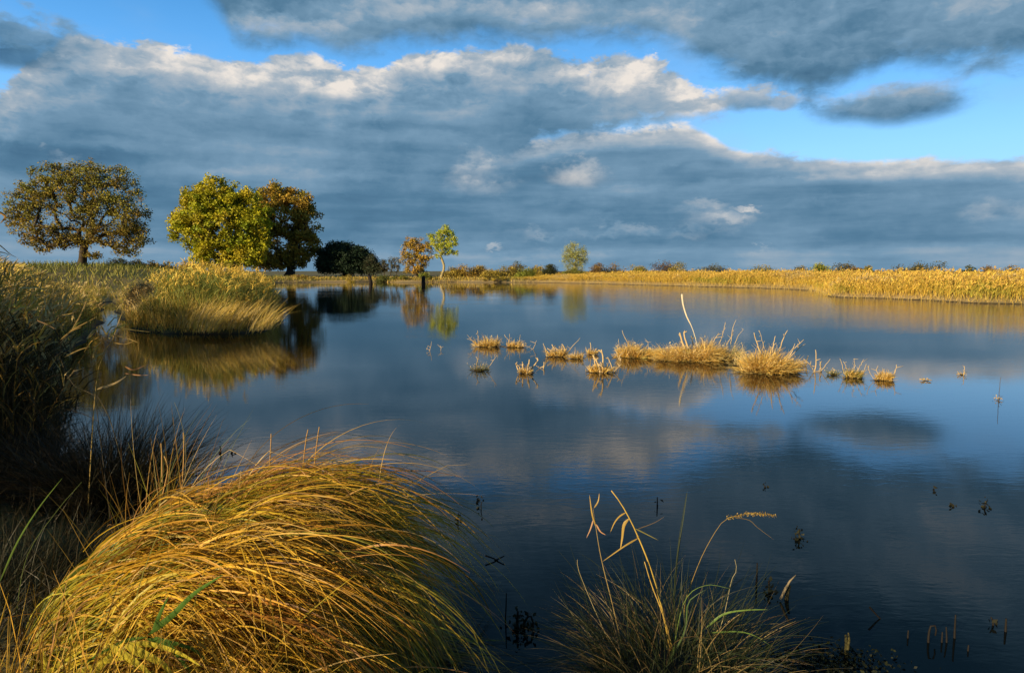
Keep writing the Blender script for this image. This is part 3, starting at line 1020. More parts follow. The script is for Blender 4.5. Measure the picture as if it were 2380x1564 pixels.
def shrub(name, label, px, top, base, w, Yd, cols, group, n=22, per=70, ls=0.11, sparse=0):
    """rounded far shrub, foliage to the ground"""
    k = Yd / F
    zb = float(height(np.array([(px - 1190) * k]), np.array([Yd]))[0]) - 0.05
    top_z = D(px, top, Yd)[2]
    hgt_ = max(top_z - zb, 0.5) * 1.0
    n = int(n * 1.6)
    cx = (px - 1190) * k
    rx = w * k / 2 * 1.2
    b = np.array([cx, Yd, zb])
    u = norm(R.normal(size=(n, 3)))
    u[:, 2] = np.abs(u[:, 2])
    lump = 1 + R.normal(size=(n, 1)) * 0.10
    cl = b + u * lump * np.array([rx * 0.85, rx * 0.8, hgt_ * 0.88]) * R.uniform(.35, 1, (n, 1)) ** .5
    root = thing(name, label, 'shrub', tuple(b), group)
    tb = MB()
    for i in range(n):
        m = b * 0.5 + cl[i] * 0.5 + R.normal(size=3) * 0.08 * rx
        tube(tb, [b + R.normal(size=3) * np.array([.1, .1, 0]) * rx, m, cl[i]], [0.035, 0.022, 0.010], (0.07, 0.05, 0.035), 4, cap=False)
    N = n * 10
    dirn = norm(norm(np.repeat(cl - b, 10, axis=0)) + R.normal(size=(N, 3)) * .5 + np.array([0, 0, .3]))
    blades(tb, np.repeat(cl, 10, axis=0), dirn, R.uniform(.3, .8, N) * hgt_ * 0.3, 0.02, R.normal(size=(N, 3)) * .4, (0.10, 0.075, 0.05), 2)
    cb = MB()
    per = per if not sparse else per // 2
    N = n * per
    r_ = max(min(rx, hgt_) * 0.42, 0.25)
    pos_ = np.repeat(cl, per, axis=0) + norm(R.normal(size=(N, 3))) * (R.random((N, 1)) ** .5) * r_ * np.array([1.2, 1, .75])
    pos_[:, 2] = np.maximum(pos_[:, 2], zb + 0.03)
    leaves(cb, pos_, R.uniform(.6, 1.3, N) * ls, np.clip(np.repeat(pal(n, cols, .15), per, axis=0) * (1 + R.normal(size=(N, 1)) * .2), .004, .9))
    tb.build('stem', M_BARK, root, loc=b)
    cb.build('foliage', M_LEAF, root, loc=b)
    return root


G_ = 'golden shrubs on the far bank'
YEL = [(0.42, 0.30, 0.04), (0.36, 0.27, 0.04), (0.48, 0.36, 0.07)]
OLI = [(0.14, 0.14, 0.03), (0.20, 0.17, 0.035)]
BRN = [(0.22, 0.14, 0.05), (0.28, 0.17, 0.05)]
GRN = [(0.20, 0.23, 0.035), (0.28, 0.28, 0.04)]
GREY = [(0.11, 0.11, 0.055), (0.15, 0.13, 0.07)]
for a in [
    ('bank_shrub', 'low yellow shrub right at the foot of the lime tree', 1048, 622, 650, 46, 127, YEL, G_),
    ('bank_shrub', 'golden shrub with an orange top, next right of the lime tree', 1082, 614, 650, 48, 128, [(0.46, 0.27, 0.04), (0.40, 0.28, 0.05)], G_),
    ('bank_shrub', 'dark bronze topped shrub in the middle of the golden row', 1118, 613, 650, 44, 130, BRN + YEL, G_),
    ('bank_shrub', 'bright yellow low shrub in front of the bronze topped one', 1140, 626, 652, 50, 125, YEL, G_),
    ('bank_shrub', 'olive shrub leaning to the water near the end of the golden row', 1172, 616, 652, 50, 127, OLI + YEL, G_),
    ('bank_shrub', 'bronze shrub with a knobbly top at the right of the golden row', 1200, 610, 652, 40, 130, BRN + OLI, G_),
    ('bank_shrub', 'green shrub closing the golden row where the sandy edge starts', 1222, 622, 655, 44, 125, GRN, G_),
    ('bank_shrub', 'yellow shrub just behind the start of the reed bed', 1246, 613, 650, 40, 132, YEL, G_),
    ('bank_shrub', 'small dark green shrub poking over the reeds left of the pale tree', 1277, 606, 640, 32, 128, [(0.05, 0.065, 0.025), (0.08, 0.08, 0.03)], G_),
    ('bank_shrub', 'low green shrub under the pale misty tree', 1336, 622, 645, 60, 127, GRN + OLI, G_),
    ('bank_shrub', 'brown cone shaped shrub right of the pale misty tree', 1386, 605, 640, 34, 128, BRN, G_),
    ('bank_shrub', 'low olive shrub between the brown cone and the purple brown bush', 1425, 614, 640, 60, 130, OLI + BRN, G_),
    ('bank_shrub', 'small yellow green shrub over the reeds, right of the low olive one', 1482, 615, 640, 46, 130, GRN + YEL, G_),
    ('bank_shrub', 'purple brown twiggy shrub beside a rounder olive gold one', 1538, 609, 640, 56, 130, [(0.14, 0.09, 0.055), (0.18, 0.11, 0.06)], G_),
    ('bank_shrub', 'round olive gold shrub touching the purple brown one', 1574, 610, 640, 50, 128, OLI + YEL, G_),
    ('bank_shrub', 'flat grey green shrub, wide and low above the middle of the reeds', 1658, 613, 640, 84, 132, GREY, G_),
    ('bank_shrub', 'yellow olive shrub peaking over the reeds past the wide grey one', 1768, 614, 640, 56, 125, YEL + OLI, G_),
    ('bank_shrub', 'grey brown low shrub left of the bright lime one', 1858, 616, 640, 44, 100, GREY + BRN, G_),
    ('bank_shrub', 'bright lime green shrub standing above the right reeds', 1900, 606, 640, 48, 96, GRN + [(0.34, 0.34, 0.05)], G_),
    ('bank_shrub', 'feathery grey shrub with a bare top right of the lime green one', 1952, 606, 640, 54, 98, GREY, G_),
    ('bank_shrub', 'rust brown shrub right of the feathery grey one', 1990, 616, 640, 34, 88, BRN, G_),
    ('bank_shrub', 'small yellow olive mound next to the rust brown shrub', 2012, 616, 640, 34, 86, OLI + YEL, G_),
    ('bank_shrub', 'long low grey green shrub left half of the broad grey hump', 2100, 617, 640, 90, 95, GREY, G_),
    ('bank_shrub', 'domed grey green shrub, the highest hump behind the right reeds', 2148, 607, 640, 76, 95, GREY + OLI, G_),
    ('bank_shrub', 'small dark green flat topped shrub near the right end', 2252, 616, 640, 34, 90, [(0.06, 0.08, 0.02), (0.09, 0.1, 0.03)], G_),
    ('bank_shrub', 'thin reddish brown shrub right of the dark flat topped one', 2296, 617, 640, 40, 92, BRN, G_),
    ('bank_shrub', 'brown shrub at the right end with a rust coloured tuft', 2345, 616, 640, 54, 92, BRN + OLI, G_),
]:
    shrub(*a)
G2 = 'dark olive shrubs between the oak and the green tree'
for a in [
    ('hedge_shrub', 'largest dark olive shrub right of the oak trunk', 278, 597, 625, 50, 96, [(0.06, 0.07, 0.02), (0.10, 0.09, 0.025)], G2),
    ('hedge_shrub', 'dark olive shrub next to the largest, towards the green tree', 324, 601, 625, 44, 97, [(0.07, 0.075, 0.02), (0.12, 0.10, 0.03)], G2),
    ('hedge_shrub', 'small bronze olive shrub third from the oak', 358, 606, 625, 34, 96, [(0.10, 0.085, 0.025), (0.15, 0.11, 0.03)], G2),
    ('hedge_shrub', 'low pale olive shrub nearest the green tree', 392, 609, 630, 40, 97, [(0.16, 0.14, 0.04), (0.2, 0.15, 0.04)], G2),
    ('hedge_shrub', 'tan brown bramble heap at the left foot of the green tree', 452, 606, 640, 46, 95, [(0.26, 0.19, 0.06), (0.18, 0.15, 0.05)], G2),
]:
    shrub(*a)
G3 = 'small plants on the far water edge'
for a in [
    ('water_edge_plant', 'tiny yellow plant on the shore left of the leaning stump', 812, 636, 656, 26, 123, YEL, G3, 10, 40),
    ('water_edge_plant', 'green rounded plant right of the leaning stump', 888, 636, 656, 34, 123.5, [(0.10, 0.13, 0.03), (0.16, 0.18, 0.04)], G3, 12, 50),
    ('water_edge_plant', 'olive plant overhanging the water left of the square stump', 930, 638, 658, 50, 123.3, OLI + GRN, G3, 14, 50),
    ('water_edge_plant', 'bright green plant just above the square stump', 990, 634, 656, 34, 124.5, GRN, G3, 12, 50),
    ('water_edge_plant', 'yellow plant drooping into the water below the golden row', 1150, 640, 660, 60, 122, YEL + OLI, G3, 14, 50),
    ('water_edge_plant', 'rusty low plant under the brown tree', 700, 636, 656, 60, 123.5, BRN + YEL, G3, 14, 40),
]:
    shrub(*a)

# ------------------------------------------------------------------ stumps at the far edge
def pxpts(pts, Yd, dy=0.0):
    return np.array([D(x, y, Yd + (dy * i)) for i, (x, y) in enumerate(pts)])


for pts, r_, lab in [([(862, 661), (861, 652), (859, 645), (857, 638)], 0.30, 'dark ragged stump leaning left at the far water edge'),
                     ([(984, 658), (984, 652), (984, 644)], 0.34, 'short dark square stump in the water under the orange tree'),
                     ([(874, 662), (874, 650), (873, 641)], 0.07, 'thin dark stake right of the leaning stump')]:
    Yd = 106
    p_ = pxpts(pts, Yd)
    p_[0][2] = min(p_[0][2], -0.05)
    mb = MB()
    tube(mb, p_, [r_, r_ * 0.85, r_ * 0.9, r_ * .6][:len(p_)] if len(p_) == 4 else [r_, r_ * .85, r_ * .9], (0.02, 0.013, 0.01), 9)
    for q in range(4):
        e = p_[-1] + R.normal(size=3) * np.array([r_ * .4, r_ * .4, 0])
        tube(mb, [e - np.array([0, 0, .15]), e + np.array([R.normal() * .05, 0, R.uniform(.1, .3)])], [r_ * .3, r_ * .1], (0.02, 0.013, 0.01), 5)
    tag(mb.build('tree_stump' if r_ > .1 else 'wooden_stake', M_WOOD, loc=p_[0]), lab, 'stump' if r_ > .1 else 'stake')

# ------------------------------------------------------------------ clumps in the middle of the pond
PALE = [(0.76, 0.57, 0.28), (0.82, 0.65, 0.36), (0.68, 0.47, 0.18)]
PALEY = [(0.80, 0.53, 0.14), (0.70, 0.42, 0.08), (0.84, 0.62, 0.24)]


def hummock(mb, c, rx, ry, h, colr):
    """low muddy mound that carries a tuft"""
    n, m = 14, 5
    V, Fq = [], []
    ph = R.uniform(0, 6)
    for k in range(m + 1):
        s = k / m
        for j in range(n):
            a = j / n * 2 * math.pi
            w = 1 + 0.15 * math.sin(3 * a + ph) + 0.08 * math.sin(5 * a + 2 * ph)
            rr = math.cos(s * math.pi / 2) * w
            V.append((c[0] + rx * rr * math.cos(a), c[1] + ry * rr * math.sin(a), -0.08 + (h + 0.08) * math.sin(s * math.pi / 2)))
    for k in range(m):
        for j in range(n):
            j2 = (j + 1) % n
            Fq.append([k * n + j, k * n + j2, (k + 1) * n + j2, (k + 1) * n + j])
    mb.add(V, Fq, np.broadcast_to(np.array(colr), (len(V), 3)))


def tuft(label, px, base_py, w, h_px, nbl, twigs=(), cols=PALEY, name='grass_tuft', cat='grass tuft', spread=0.6, group='sunlit tufts standing in the pond', curl=0.3, bladew=0.013, right=0.0):
    """small grass clump on the water: blades, hummock and upright twigs traced at its own distance"""
    c = W(px, base_py, 0.0)
    k = c[1] / F
    rx = w * k / 2
    h = h_px * k
    ry = max(rx * 0.45, 0.10)
    root = thing(name, label, cat, tuple(c), group)
    if nbl:
        right = right + R.normal() * .18
        curl = curl * R.uniform(.3, 2.2)
        spread = spread * R.uniform(.75, 1.3)
        mb = MB()
        hummock(mb, c + np.array([0, ry * .3, 0]), rx * 0.78, ry * .8, min(0.07, h * .22), (0.03, 0.02, 0.008))
        for q_ in range(int(w / 9) if w > 30 else 0):
            aa = R.uniform(0, 6.28)
            pp_ = c + np.array([math.cos(aa) * rx * .9, math.sin(aa) * ry * 1.1 + ry * .3, 0])
            dd_ = R.normal(size=3) * np.array([.07, .05, .01])
            tube(mb, [pp_ - dd_, pp_ + np.array([0, 0, .012]), pp_ + dd_], [.004, .007, .003], (0.05, 0.035, 0.02), 4)
        mb.build('hummock', M_WOOD, root, loc=c)
        mb = MB()
        a = R.uniform(0, 2 * math.pi, nbl)
        rr = R.random(nbl) ** 0.5
        x_, y_ = rr * np.cos(a), rr * np.sin(a)
        bb = c + np.stack([x_ * rx * 0.85, ry * .3 + y_ * ry * 0.85, np.full(nbl, 0.02)], -1)
        clumpy = 0.72 + 0.28 * np.sin(x_ * 6 + px) * np.cos(x_ * 2.3 + px * .7) + 0.16 * np.sin(x_ * 15 + px)
        dirn = norm(np.stack([x_ * spread + right, y_ * spread, np.ones(nbl)], -1) + R.normal(size=(nbl, 3)) * 0.28)
        L = R.uniform(0.5, 1.25, nbl) * h * clumpy * (1.2 - 0.35 * rr)
        blades(mb, bb, dirn, L, bladew, np.stack([x_ * .5 + right, y_ * .5, -0.5 * curl * np.ones(nbl)], -1) + R.normal(size=(nbl, 3)) * 0.6, pal(nbl, cols, .15), 4)
        n3_ = nbl // 7 + 4
        a3 = R.uniform(0, 2 * math.pi, n3_)
        b3_ = c + np.stack([np.cos(a3) * rx * R.uniform(.5, 1.15, n3_), ry * .3 + np.sin(a3) * ry * R.uniform(.5, 1.3, n3_), np.full(n3_, .006)], -1)
        blades(mb, b3_, norm(np.stack([np.cos(a3) + R.normal(size=n3_) * .6, np.sin(a3) * .7, R.uniform(0, .7, n3_)], -1)), R.uniform(.3, .9, n3_) * h * .7, bladew * .9, R.normal(size=(n3_, 3)) * .8, pal(n3_, cols + [(.10, .07, .03)], .2), 4)
        # matted seed fluff
        n2_ = nbl // 2
        i = R.choice(nbl, n2_)
        leaves(mb, bb[i] + dirn[i] * (L[i] * R.uniform(.3, .95, n2_))[:, None] + R.normal(size=(n2_, 3)) * .015, R.uniform(.008, .02, n2_) * (c[1] / 14), pal(n2_, PALE, .12))
        mb.build('blades', M_BLADE, root, loc=c)
    for tw in twigs:
        pts, r_ = tw[0], tw[1]
        tc_ = tw[2] if len(tw) > 2 else (0.58, 0.42, 0.22)
        mb = MB()
        p_ = pxpts(pts, c[1] + R.uniform(-.4, .6) * ry)
        if len(p_) > 2:
            p_ = spline(p_, 8)
        p_ = p_ + R.normal(size=p_.shape) * 0.004
        tube(mb, p_, np.linspace(1, .55, len(p_)) * r_ * 0.68, tc_, 6)
        # knobbly remains of side shoots
        for q in range(3):
            i = R.integers(1, len(p_))
            tube(mb, [p_[i], p_[i] + R.normal(size=3) * np.array([.05, .05, .03]) + np.array([0, 0, .03])], [r_ * .5, r_ * .25], tc_, 4)
        mb.build('twig', M_WOOD, root, loc=c)
    return root


tuft('low tuft with upright sticks, farthest left of the sunlit tufts', 1132, 806, 66, 26, 420,
     [([(1112, 805), (1111, 785), (1110, 768)], .016), ([(1112, 806), (1098, 793), (1090, 784)], .012), ([(1158, 800), (1157, 788), (1156, 778)], .012),
      ([(1180, 804), (1182, 792), (1172, 778)], .014), ([(1183, 802), (1184, 790), (1184, 776)], .012), ([(1140, 803), (1141, 790)], .01)])
tuft('tiny two pronged tuft joined right of the farthest left one', 1192, 807, 34, 20, 200, [([(1204, 806), (1207, 795), (1208, 787)], .012)])
tuft('wispy grey stems fading right of the two pronged tuft', 1212, 808, 26, 14, 60, [([(1216, 808), (1217, 798)], .007)], bladew=.006)
tuft('thin hooked twig alone between the left tuft and the next', 1240, 812, 10, 10, 0,
     [([(1238, 812), (1243, 803), (1247, 792)], .011), ([(1238, 812), (1230, 806)], .009)], name='forked_twig', cat='twig')
tuft('ragged clump with thick pale stubs and one long slanting twig', 1296, 829, 52, 26, 300,
     [([(1270, 830), (1269, 815), (1263, 798)], .017), ([(1285, 828), (1288, 812), (1283, 800)], .030), ([(1295, 828), (1285, 818), (1272, 810)], .024),
      ([(1310, 828), (1311, 818), (1312, 808)], .034), ([(1313, 828), (1330, 806), (1348, 786)], .012), ([(1300, 826), (1301, 815)], .026)])
tuft('curled low scraps right of the clump with the slanting twig', 1340, 834, 40, 18, 200, [([(1328, 834), (1334, 826), (1337, 816)], .014), ([(1350, 833), (1352, 824)], .02)])
tuft('nearest clump of thick pale stubs fanning outward on the left', 1222, 868, 40, 16, 160,
     [([(1222, 868), (1216, 855), (1215, 842)], .030), ([(1224, 868), (1229, 850), (1230, 835)], .028), ([(1228, 866), (1240, 852), (1250, 838)], .024),
      ([(1203, 860), (1200, 848)], .022), ([(1209, 860), (1207, 852)], .02)])
tuft('single pale stub with a crooked foot right of the fanning stubs', 1266, 856, 10, 10, 0,
     [([(1262, 862), (1264, 848), (1265, 842)], .022), ([(1262, 852), (1254, 856)], .014)], name='pale_stub', cat='stub')
tuft('upright stub tuft just behind the forked white clump', 1376, 824, 28, 16, 140, [([(1374, 822), (1373, 806), (1372, 797)], .022), ([(1380, 822), (1384, 812)], .018)])
tuft('whitish clump with forked thick stubs, front and centre of the row', 1396, 866, 62, 22, 320,
     [([(1395, 866), (1390, 845), (1378, 826)], .036), ([(1400, 866), (1402, 838), (1398, 812)], .034), ([(1388, 866), (1384, 850), (1382, 836)], .03),
      ([(1424, 866), (1420, 845), (1412, 830)], .02), ([(1426, 864), (1440, 850)], .02)])
tuft('bent thin stem with a pale knob between the front clump and golden tufts', 1434, 838, 8, 10, 0,
     [([(1440, 838), (1434, 822), (1436, 800)], .012), ([(1446, 846), (1441, 832), (1440, 826)], .026)], name='bent_stem', cat='stem')
tuft('mid sized golden tuft left of the two largest', 1476, 831, 88, 36, 1300,
     [([(1448, 824), (1440, 808), (1438, 788)], .01), ([(1462, 800), (1452, 784), (1446, 768)], .013), ([(1478, 820), (1484, 806)], .01), ([(1508, 815), (1506, 795)], .01)])
tuft('pale wispy fringe between the mid sized and the largest tufts', 1530, 826, 30, 16, 220)
tuft('largest golden tuft, long and low with two fat pale stubs at its left', 1610, 838, 158, 48, 4200,
     [([(1592, 810), (1584, 790), (1580, 772)], .040), ([(1600, 808), (1592, 788), (1590, 773)], .034), ([(1612, 806), (1608, 788)], .026), ([(1635, 805), (1632, 788)], .018)], curl=1.0)
tuft('tall thin stems rising from the right end of the largest tuft', 1692, 836, 60, 46, 700,
     [([(1672, 800), (1680, 775), (1685, 753)], .013), ([(1698, 800), (1702, 770), (1710, 744)], .012), ([(1655, 802), (1660, 790), (1668, 778)], .016),
      ([(1690, 800), (1700, 782), (1706, 766)], .010), ([(1708, 800), (1716, 780), (1728, 766)], .009)], bladew=.008, cols=PALE + OLIVE[:1])
tuft('tangle of grey twigs between the two biggest tufts', 1722, 850, 40, 36, 200,
     [([(1716, 868), (1722, 840), (1726, 800)], .010), ([(1730, 866), (1732, 840), (1733, 822)], .016), ([(1724, 866), (1738, 850)], .013)], bladew=.006, cols=PALE + OLIVE[:1])
tuft('second largest tuft, bristling with straw sticks that lean right', 1790, 866, 118, 62, 3000,
     [([(1768, 820), (1758, 795), (1753, 774)], .018), ([(1776, 810), (1770, 785), (1764, 768)], .009), ([(1796, 820), (1798, 800), (1802, 780)], .016),
      ([(1812, 815), (1818, 795), (1825, 776)], .018), ([(1820, 850), (1842, 815), (1868, 790)], .014), ([(1824, 850), (1850, 815), (1872, 800)], .012),
      ([(1822, 845), (1842, 832), (1858, 826)], .012), ([(1824, 856), (1842, 846), (1862, 842)], .012), ([(1800, 868), (1820, 840), (1846, 806)], .016), ([(1814, 860), (1836, 828), (1848, 798)], .012)],
     spread=.9, right=0.25)
tuft('thick forked white branch standing in water right of the second largest tuft', 1892, 864, 12, 10, 0,
     [([(1893, 866), (1897, 845), (1896, 814)], .018), ([(1893, 866), (1886, 852), (1878, 842)], .015), ([(1910, 868), (1908, 852), (1906, 840)], .018),
      ([(1904, 866), (1918, 850), (1930, 834)], .010), ([(1872, 870), (1890, 864), (1910, 862)], .012)], name='forked_branch', cat='branch')
tuft('slim pale stub just left of the forked white branch', 1874, 850, 8, 10, 0, [([(1872, 852), (1875, 838), (1879, 826)], .022), ([(1864, 856), (1867, 840)], .01)], name='pale_stub', cat='stub')
tuft('faint green sprig in the water between branch and small dark tuft', 1940, 872, 34, 18, 120, [([(1962, 866), (1956, 845), (1953, 834)], .010)], cols=OLIVE + PALE[:1], bladew=.006)
tuft('small green and straw tuft with fine spikes, left of the last pair', 1984, 878, 38, 24, 420,
     [([(1972, 866), (1966, 850), (1960, 840)], .009), ([(1985, 862), (1986, 845), (1984, 834)], .008), ([(1994, 862), (2000, 848), (2007, 836)], .009), ([(2000, 880), (2008, 862), (2013, 846)], .010)], cols=OLIVE + PALEY)
tuft('last small straw tuft on the right with a leaning dark stake', 2056, 884, 38, 22, 420,
     [([(2072, 886), (2080, 868), (2084, 848)], .012), ([(2042, 870), (2037, 860)], .010), ([(2030, 880), (2020, 862), (2018, 850)], .008)])
tuft('few blue grey stems by themselves left of the row of tufts', 998, 815, 12, 10, 0, [([(998, 818), (1001, 806), (1003, 793)], .010), ([(992, 812), (994, 806)], .008)], name='grey_stem', cat='stem')
tuft('single short stem a little right of the blue grey stems', 1025, 815, 12, 10, 0, [([(1024, 820), (1025, 808)], .012)], name='short_stem', cat='stem')
tuft('yellow grey stems fading into reflections below the left tuft', 1115, 862, 46, 24, 140, [([(1108, 862), (1108, 848), (1110, 834)], .014), ([(1128, 866), (1142, 846), (1154, 826)], .010)], cols=OLIVE + PALE[:1], bladew=.006)
tuft('three specks of drifting weed far right of the tufts', 2154, 886, 26, 6, 60, name='floating_weed', cat='weed', spread=1.2)
tuft('thin dead stalk with a small raft of leaves near the right edge', 2324, 930, 10, 5, 24, [([(2320, 936), (2323, 905), (2326, 875)], .007, (0.10, 0.07, 0.03))], name='dead_stalk', cat='stalk', spread=1.4)
tuft('pair of pale sprigs far right behind the dead stalk', 2238, 872, 14, 12, 30, [([(2238, 876), (2241, 862), (2242, 850)], .010)], name='pale_sprig', cat='sprig', bladew=.006)

# leaning bleached branch rising out of the pond
b = W(1622, 815, 0.0)
mb = MB()
pb = np.array([D(1585, 684, b[1] + .2), D(1588, 708, b[1] + .15), D(1596, 735, b[1] + .1), D(1608, 760, b[1] + .05), D(1618, 792, b[1]), D(1622, 818, b[1])])[::-1]
tube(mb, spline(pb, 14), np.interp(np.linspace(0, 1, 14), [0, .45, .5, 1], [.007, .009, .016, .024]), (0.72, 0.60, 0.42), 8)
tag(mb.build('bleached_branch', M_WOOD, loc=tuple(b)), 'tall curved bleached branch rising above the largest tuft', 'branch')

# ------------------------------------------------------------------ dark twigs in the near water
DK = (0.012, 0.010, 0.009)
for nm, lab, px, py, tws, leaf in [
    ('dark_twig', 'thin dark spike right of the big tussock crest', 1065, 1200, [([(1065, 1206), (1064, 1190), (1065, 1178)], .007)], 4),
    ('dark_twig', 'lowest of three tiny dark spikes right of the big tussock', 1119, 1170, [([(1119, 1176), (1118, 1160), (1120, 1152)], .006)], 4),
    ('dark_twig', 'tiny dark spike with leaves just above the lowest of the three', 1112, 1152, [([(1112, 1156), (1113, 1148)], .006)], 8),
    ('dark_twig', 'dark cross of bent twigs floating at the tussock foot', 1160, 1290, [([(1128, 1275), (1150, 1283), (1172, 1296)], .006), ([(1132, 1316), (1152, 1306), (1172, 1296)], .007)], 0),
    ('dark_twig', 'upright dark stick right of the big tussock, thinner of two', 1176, 1430, [([(1174, 1460), (1176, 1420), (1177, 1384)], .005)], 2),
    ('submerged_tangle', 'black clump of stems at the foot of the small tussock', 1226, 1450, [([(1205, 1440), (1202, 1410), (1204, 1385)], .010), ([(1222, 1450), (1218, 1425), (1232, 1405), (1240, 1430), (1236, 1450)], .008)], 60),
    ('dark_twig', 'pale tipped dark spike above the small tussock', 1528, 1165, [([(1528, 1176), (1528, 1160), (1528, 1146)], .007)], 3),
    ('dark_twig', 'pair of dark dots on the water behind the small tussock', 1548, 1228, [([(1549, 1232), (1549, 1224)], .009), ([(1560, 1228), (1560, 1222)], .006)], 0),
    ('water_sprig', 'dark leafy sprig on open water right of the small tussock', 1858, 1240, [([(1860, 1258), (1858, 1240), (1857, 1226)], .008), ([(1845, 1236), (1856, 1246)], .006)], 26),
    ('water_sprig', 'dark leafy sprig near the right edge of the open water', 2290, 1168, [([(2288, 1180), (2290, 1166), (2294, 1156)], .008), ([(2280, 1164), (2290, 1170)], .006)], 26),
    ('dark_twig', 'tiny dark speck of weed left of the right hand sprig', 2214, 1164, [([(2206, 1160), (2212, 1162)], .006), ([(2216, 1168), (2222, 1164)], .006)], 6),
    ('dark_twig', 'short dark spike in the upper right of the dark water', 2172, 1129, [([(2172, 1134), (2172, 1124)], .008)], 4),
    ('dark_twig', 'short dark spike in line with the drooping plume, farther out', 1778, 1120, [([(1778, 1126), (1778, 1114)], .008)], 4),
    ('dark_stick', 'tall dark stick behind the small tussock on its right', 1758, 1345, [([(1757, 1372), (1759, 1345), (1760, 1312)], .007)], 0),
    ('water_sprig', 'dark pointed sprig beside the pale leaning stub', 1788, 1362, [([(1788, 1382), (1788, 1366), (1787, 1346)], .009), ([(1778, 1358), (1787, 1362)], .006)], 18),
    ('dark_stick', 'straight dark stick lying slanted in deep water', 2040, 1425, [([(2022, 1404), (2040, 1424), (2058, 1442)], .006)], 0),
    ('dark_stick', 'tallest of the row of dark sticks at lower right', 2220, 1470, [([(2218, 1500), (2219, 1470), (2221, 1434)], .007)], 0),
    ('dark_stick', 'dark stick next left of the tallest in the row', 2202, 1480, [([(2201, 1496), (2201, 1470), (2200, 1448)], .006)], 0),
    ('dark_stick', 'short dark stick third in the row from its tallest', 2190, 1480, [([(2189, 1498), (2190, 1480), (2191, 1462)], .006)], 0),
    ('dark_stick', 'hooked dark stick in the row at lower right', 2160, 1480, [([(2157, 1508), (2159, 1475), (2165, 1456), (2176, 1460), (2174, 1480)], .007)], 0),
    ('dark_stick', 'leftmost faint stick of the row at lower right', 2110, 1470, [([(2110, 1484), (2111, 1468), (2112, 1454)], .006)], 0),
    ('dark_stick', 'short dark stick right of and below the tallest', 2251, 1500, [([(2250, 1516), (2251, 1500), (2252, 1490)], .006)], 0),
    ('dark_stick', 'reddish dark stick at the far lower right corner', 2337, 1455, [([(2337, 1478), (2338, 1455), (2339, 1436)], .008), ([(2328, 1436), (2338, 1440)], .006)], 0),
    ('dark_stick', 'bent dark stick left of the reddish corner one', 2308, 1440, [([(2307, 1458), (2309, 1440), (2304, 1428)], .007)], 3),
    ('dark_twig', 'small dark twig left of the big tussock crest, nearer of a pair', 512, 1040, [([(510, 1056), (513, 1044), (511, 1034)], .009)], 6),
    ('dark_twig', 'small dark twig left of the big tussock crest, right of a pair', 538, 1042, [([(538, 1048), (539, 1036)], .010)], 8),
]:
    c = W(px, py + 12, 0.0)
    if W(px, py, 0)[1] < 3.4:
        c = W(px, py, 0.0)
    root = None
    tb = MB()
    ends = []
    for pts, r_ in tws:
        p_ = pxpts(pts, c[1])
        low = min(q[2] for q in p_)
        p_[:, 2] = p_[:, 2] - low - 0.03
        if len(p_) > 2:
            p_ = spline(p_, 8)
        tube(tb, p_, np.linspace(1, .6, len(p_)) * r_, DK, 6)
        ends.append(p_)
    if leaf:
        root = thing(nm, lab, 'sprig' if 'sprig' in nm else 'twig', tuple(c), 'dark sticks and sprigs in the near water')
        tb.build('stem', M_WOOD, root, loc=c)
        e = np.concatenate(ends)
        i = R.integers(0, len(e), leaf)
        lb = MB()
        pl = e[i] + R.normal(size=(leaf, 3)) * 0.022
        pl[:, 2] = np.maximum(pl[:, 2], 0.004)
        if leaf <= 8:
            for q_ in pl:
                lb = MB()
                leaves(lb, q_[None], R.uniform(.010, .022, 1), np.array([0.02, 0.02, 0.011]))
                lb.build('leaf', M_LEAF, root, loc=c)
        else:
            leaves(lb, pl, R.uniform(.008, .022, leaf), pal(leaf, [(0.015, 0.016, 0.010), (0.03, 0.03, 0.012)]))
            lb.build('leaf_cluster', M_LEAF, root, loc=c)
    else:
        tag(tb.build(nm, M_WOOD, loc=c), lab, 'stick', 'dark sticks and sprigs in the near water')

# pale leaning stub, lower right, and mossy stub
mb = MB()
c = W(1824, 1396, 0.0)
p_ = pxpts([(1814, 1392), (1826, 1368), (1836, 1350), (1850, 1336)], c[1])
tube(mb, p_, [.007, .009, .006, .003], (0.26, 0.20, 0.12), 7)
tube(mb, pxpts([(1828, 1394), (1830, 1380), (1836, 1360)], c[1] + .02), [.014, .012, .008], (0.06, 0.05, 0.02), 7)
tag(mb.build('leaning_stub', M_WOOD, loc=c), 'pale split stub leaning over dark water right of the small tussock', 'stub')
root = thing('mossy_stub', 'mossy stub with a dark weed raft at the bottom edge', 'stub', tuple(W(1968, 1540, 0)))
mb = MB()
c = W(1968, 1530, 0.0)
tube(mb, pxpts([(1966, 1545), (1968, 1500), (1966, 1475)], c[1] + .02), [.014, .010, .006], (0.05, 0.045, 0.015), 7)
tube(mb, pxpts([(1970, 1510), (1974, 1486), (1972, 1470)], c[1]), [.008, .006, .004], (0.07, 0.06, 0.02), 6)
mb.build('stem', M_WOOD, root, loc=root.location)
mb = MB()
n = 900
q = np.stack([R.normal(size=n) * .17 + W(1900, 1540, 0)[0], R.normal(size=n) * .09 + c[1] - .05, np.abs(R.normal(size=n)) * .018 + .004], -1)
leaves(mb, q, R.uniform(.006, .016, n), pal(n, [(0.012, 0.016, 0.008), (0.03, 0.035, 0.012)]), flat=.5)
mb.build('weed_raft', M_LEAF, root, loc=root.location)

# ------------------------------------------------------------------ big foreground tussock
TX, TY, TRX, TRY, TH = -1.36, 3.28, 0.92, 1.02, 0.84


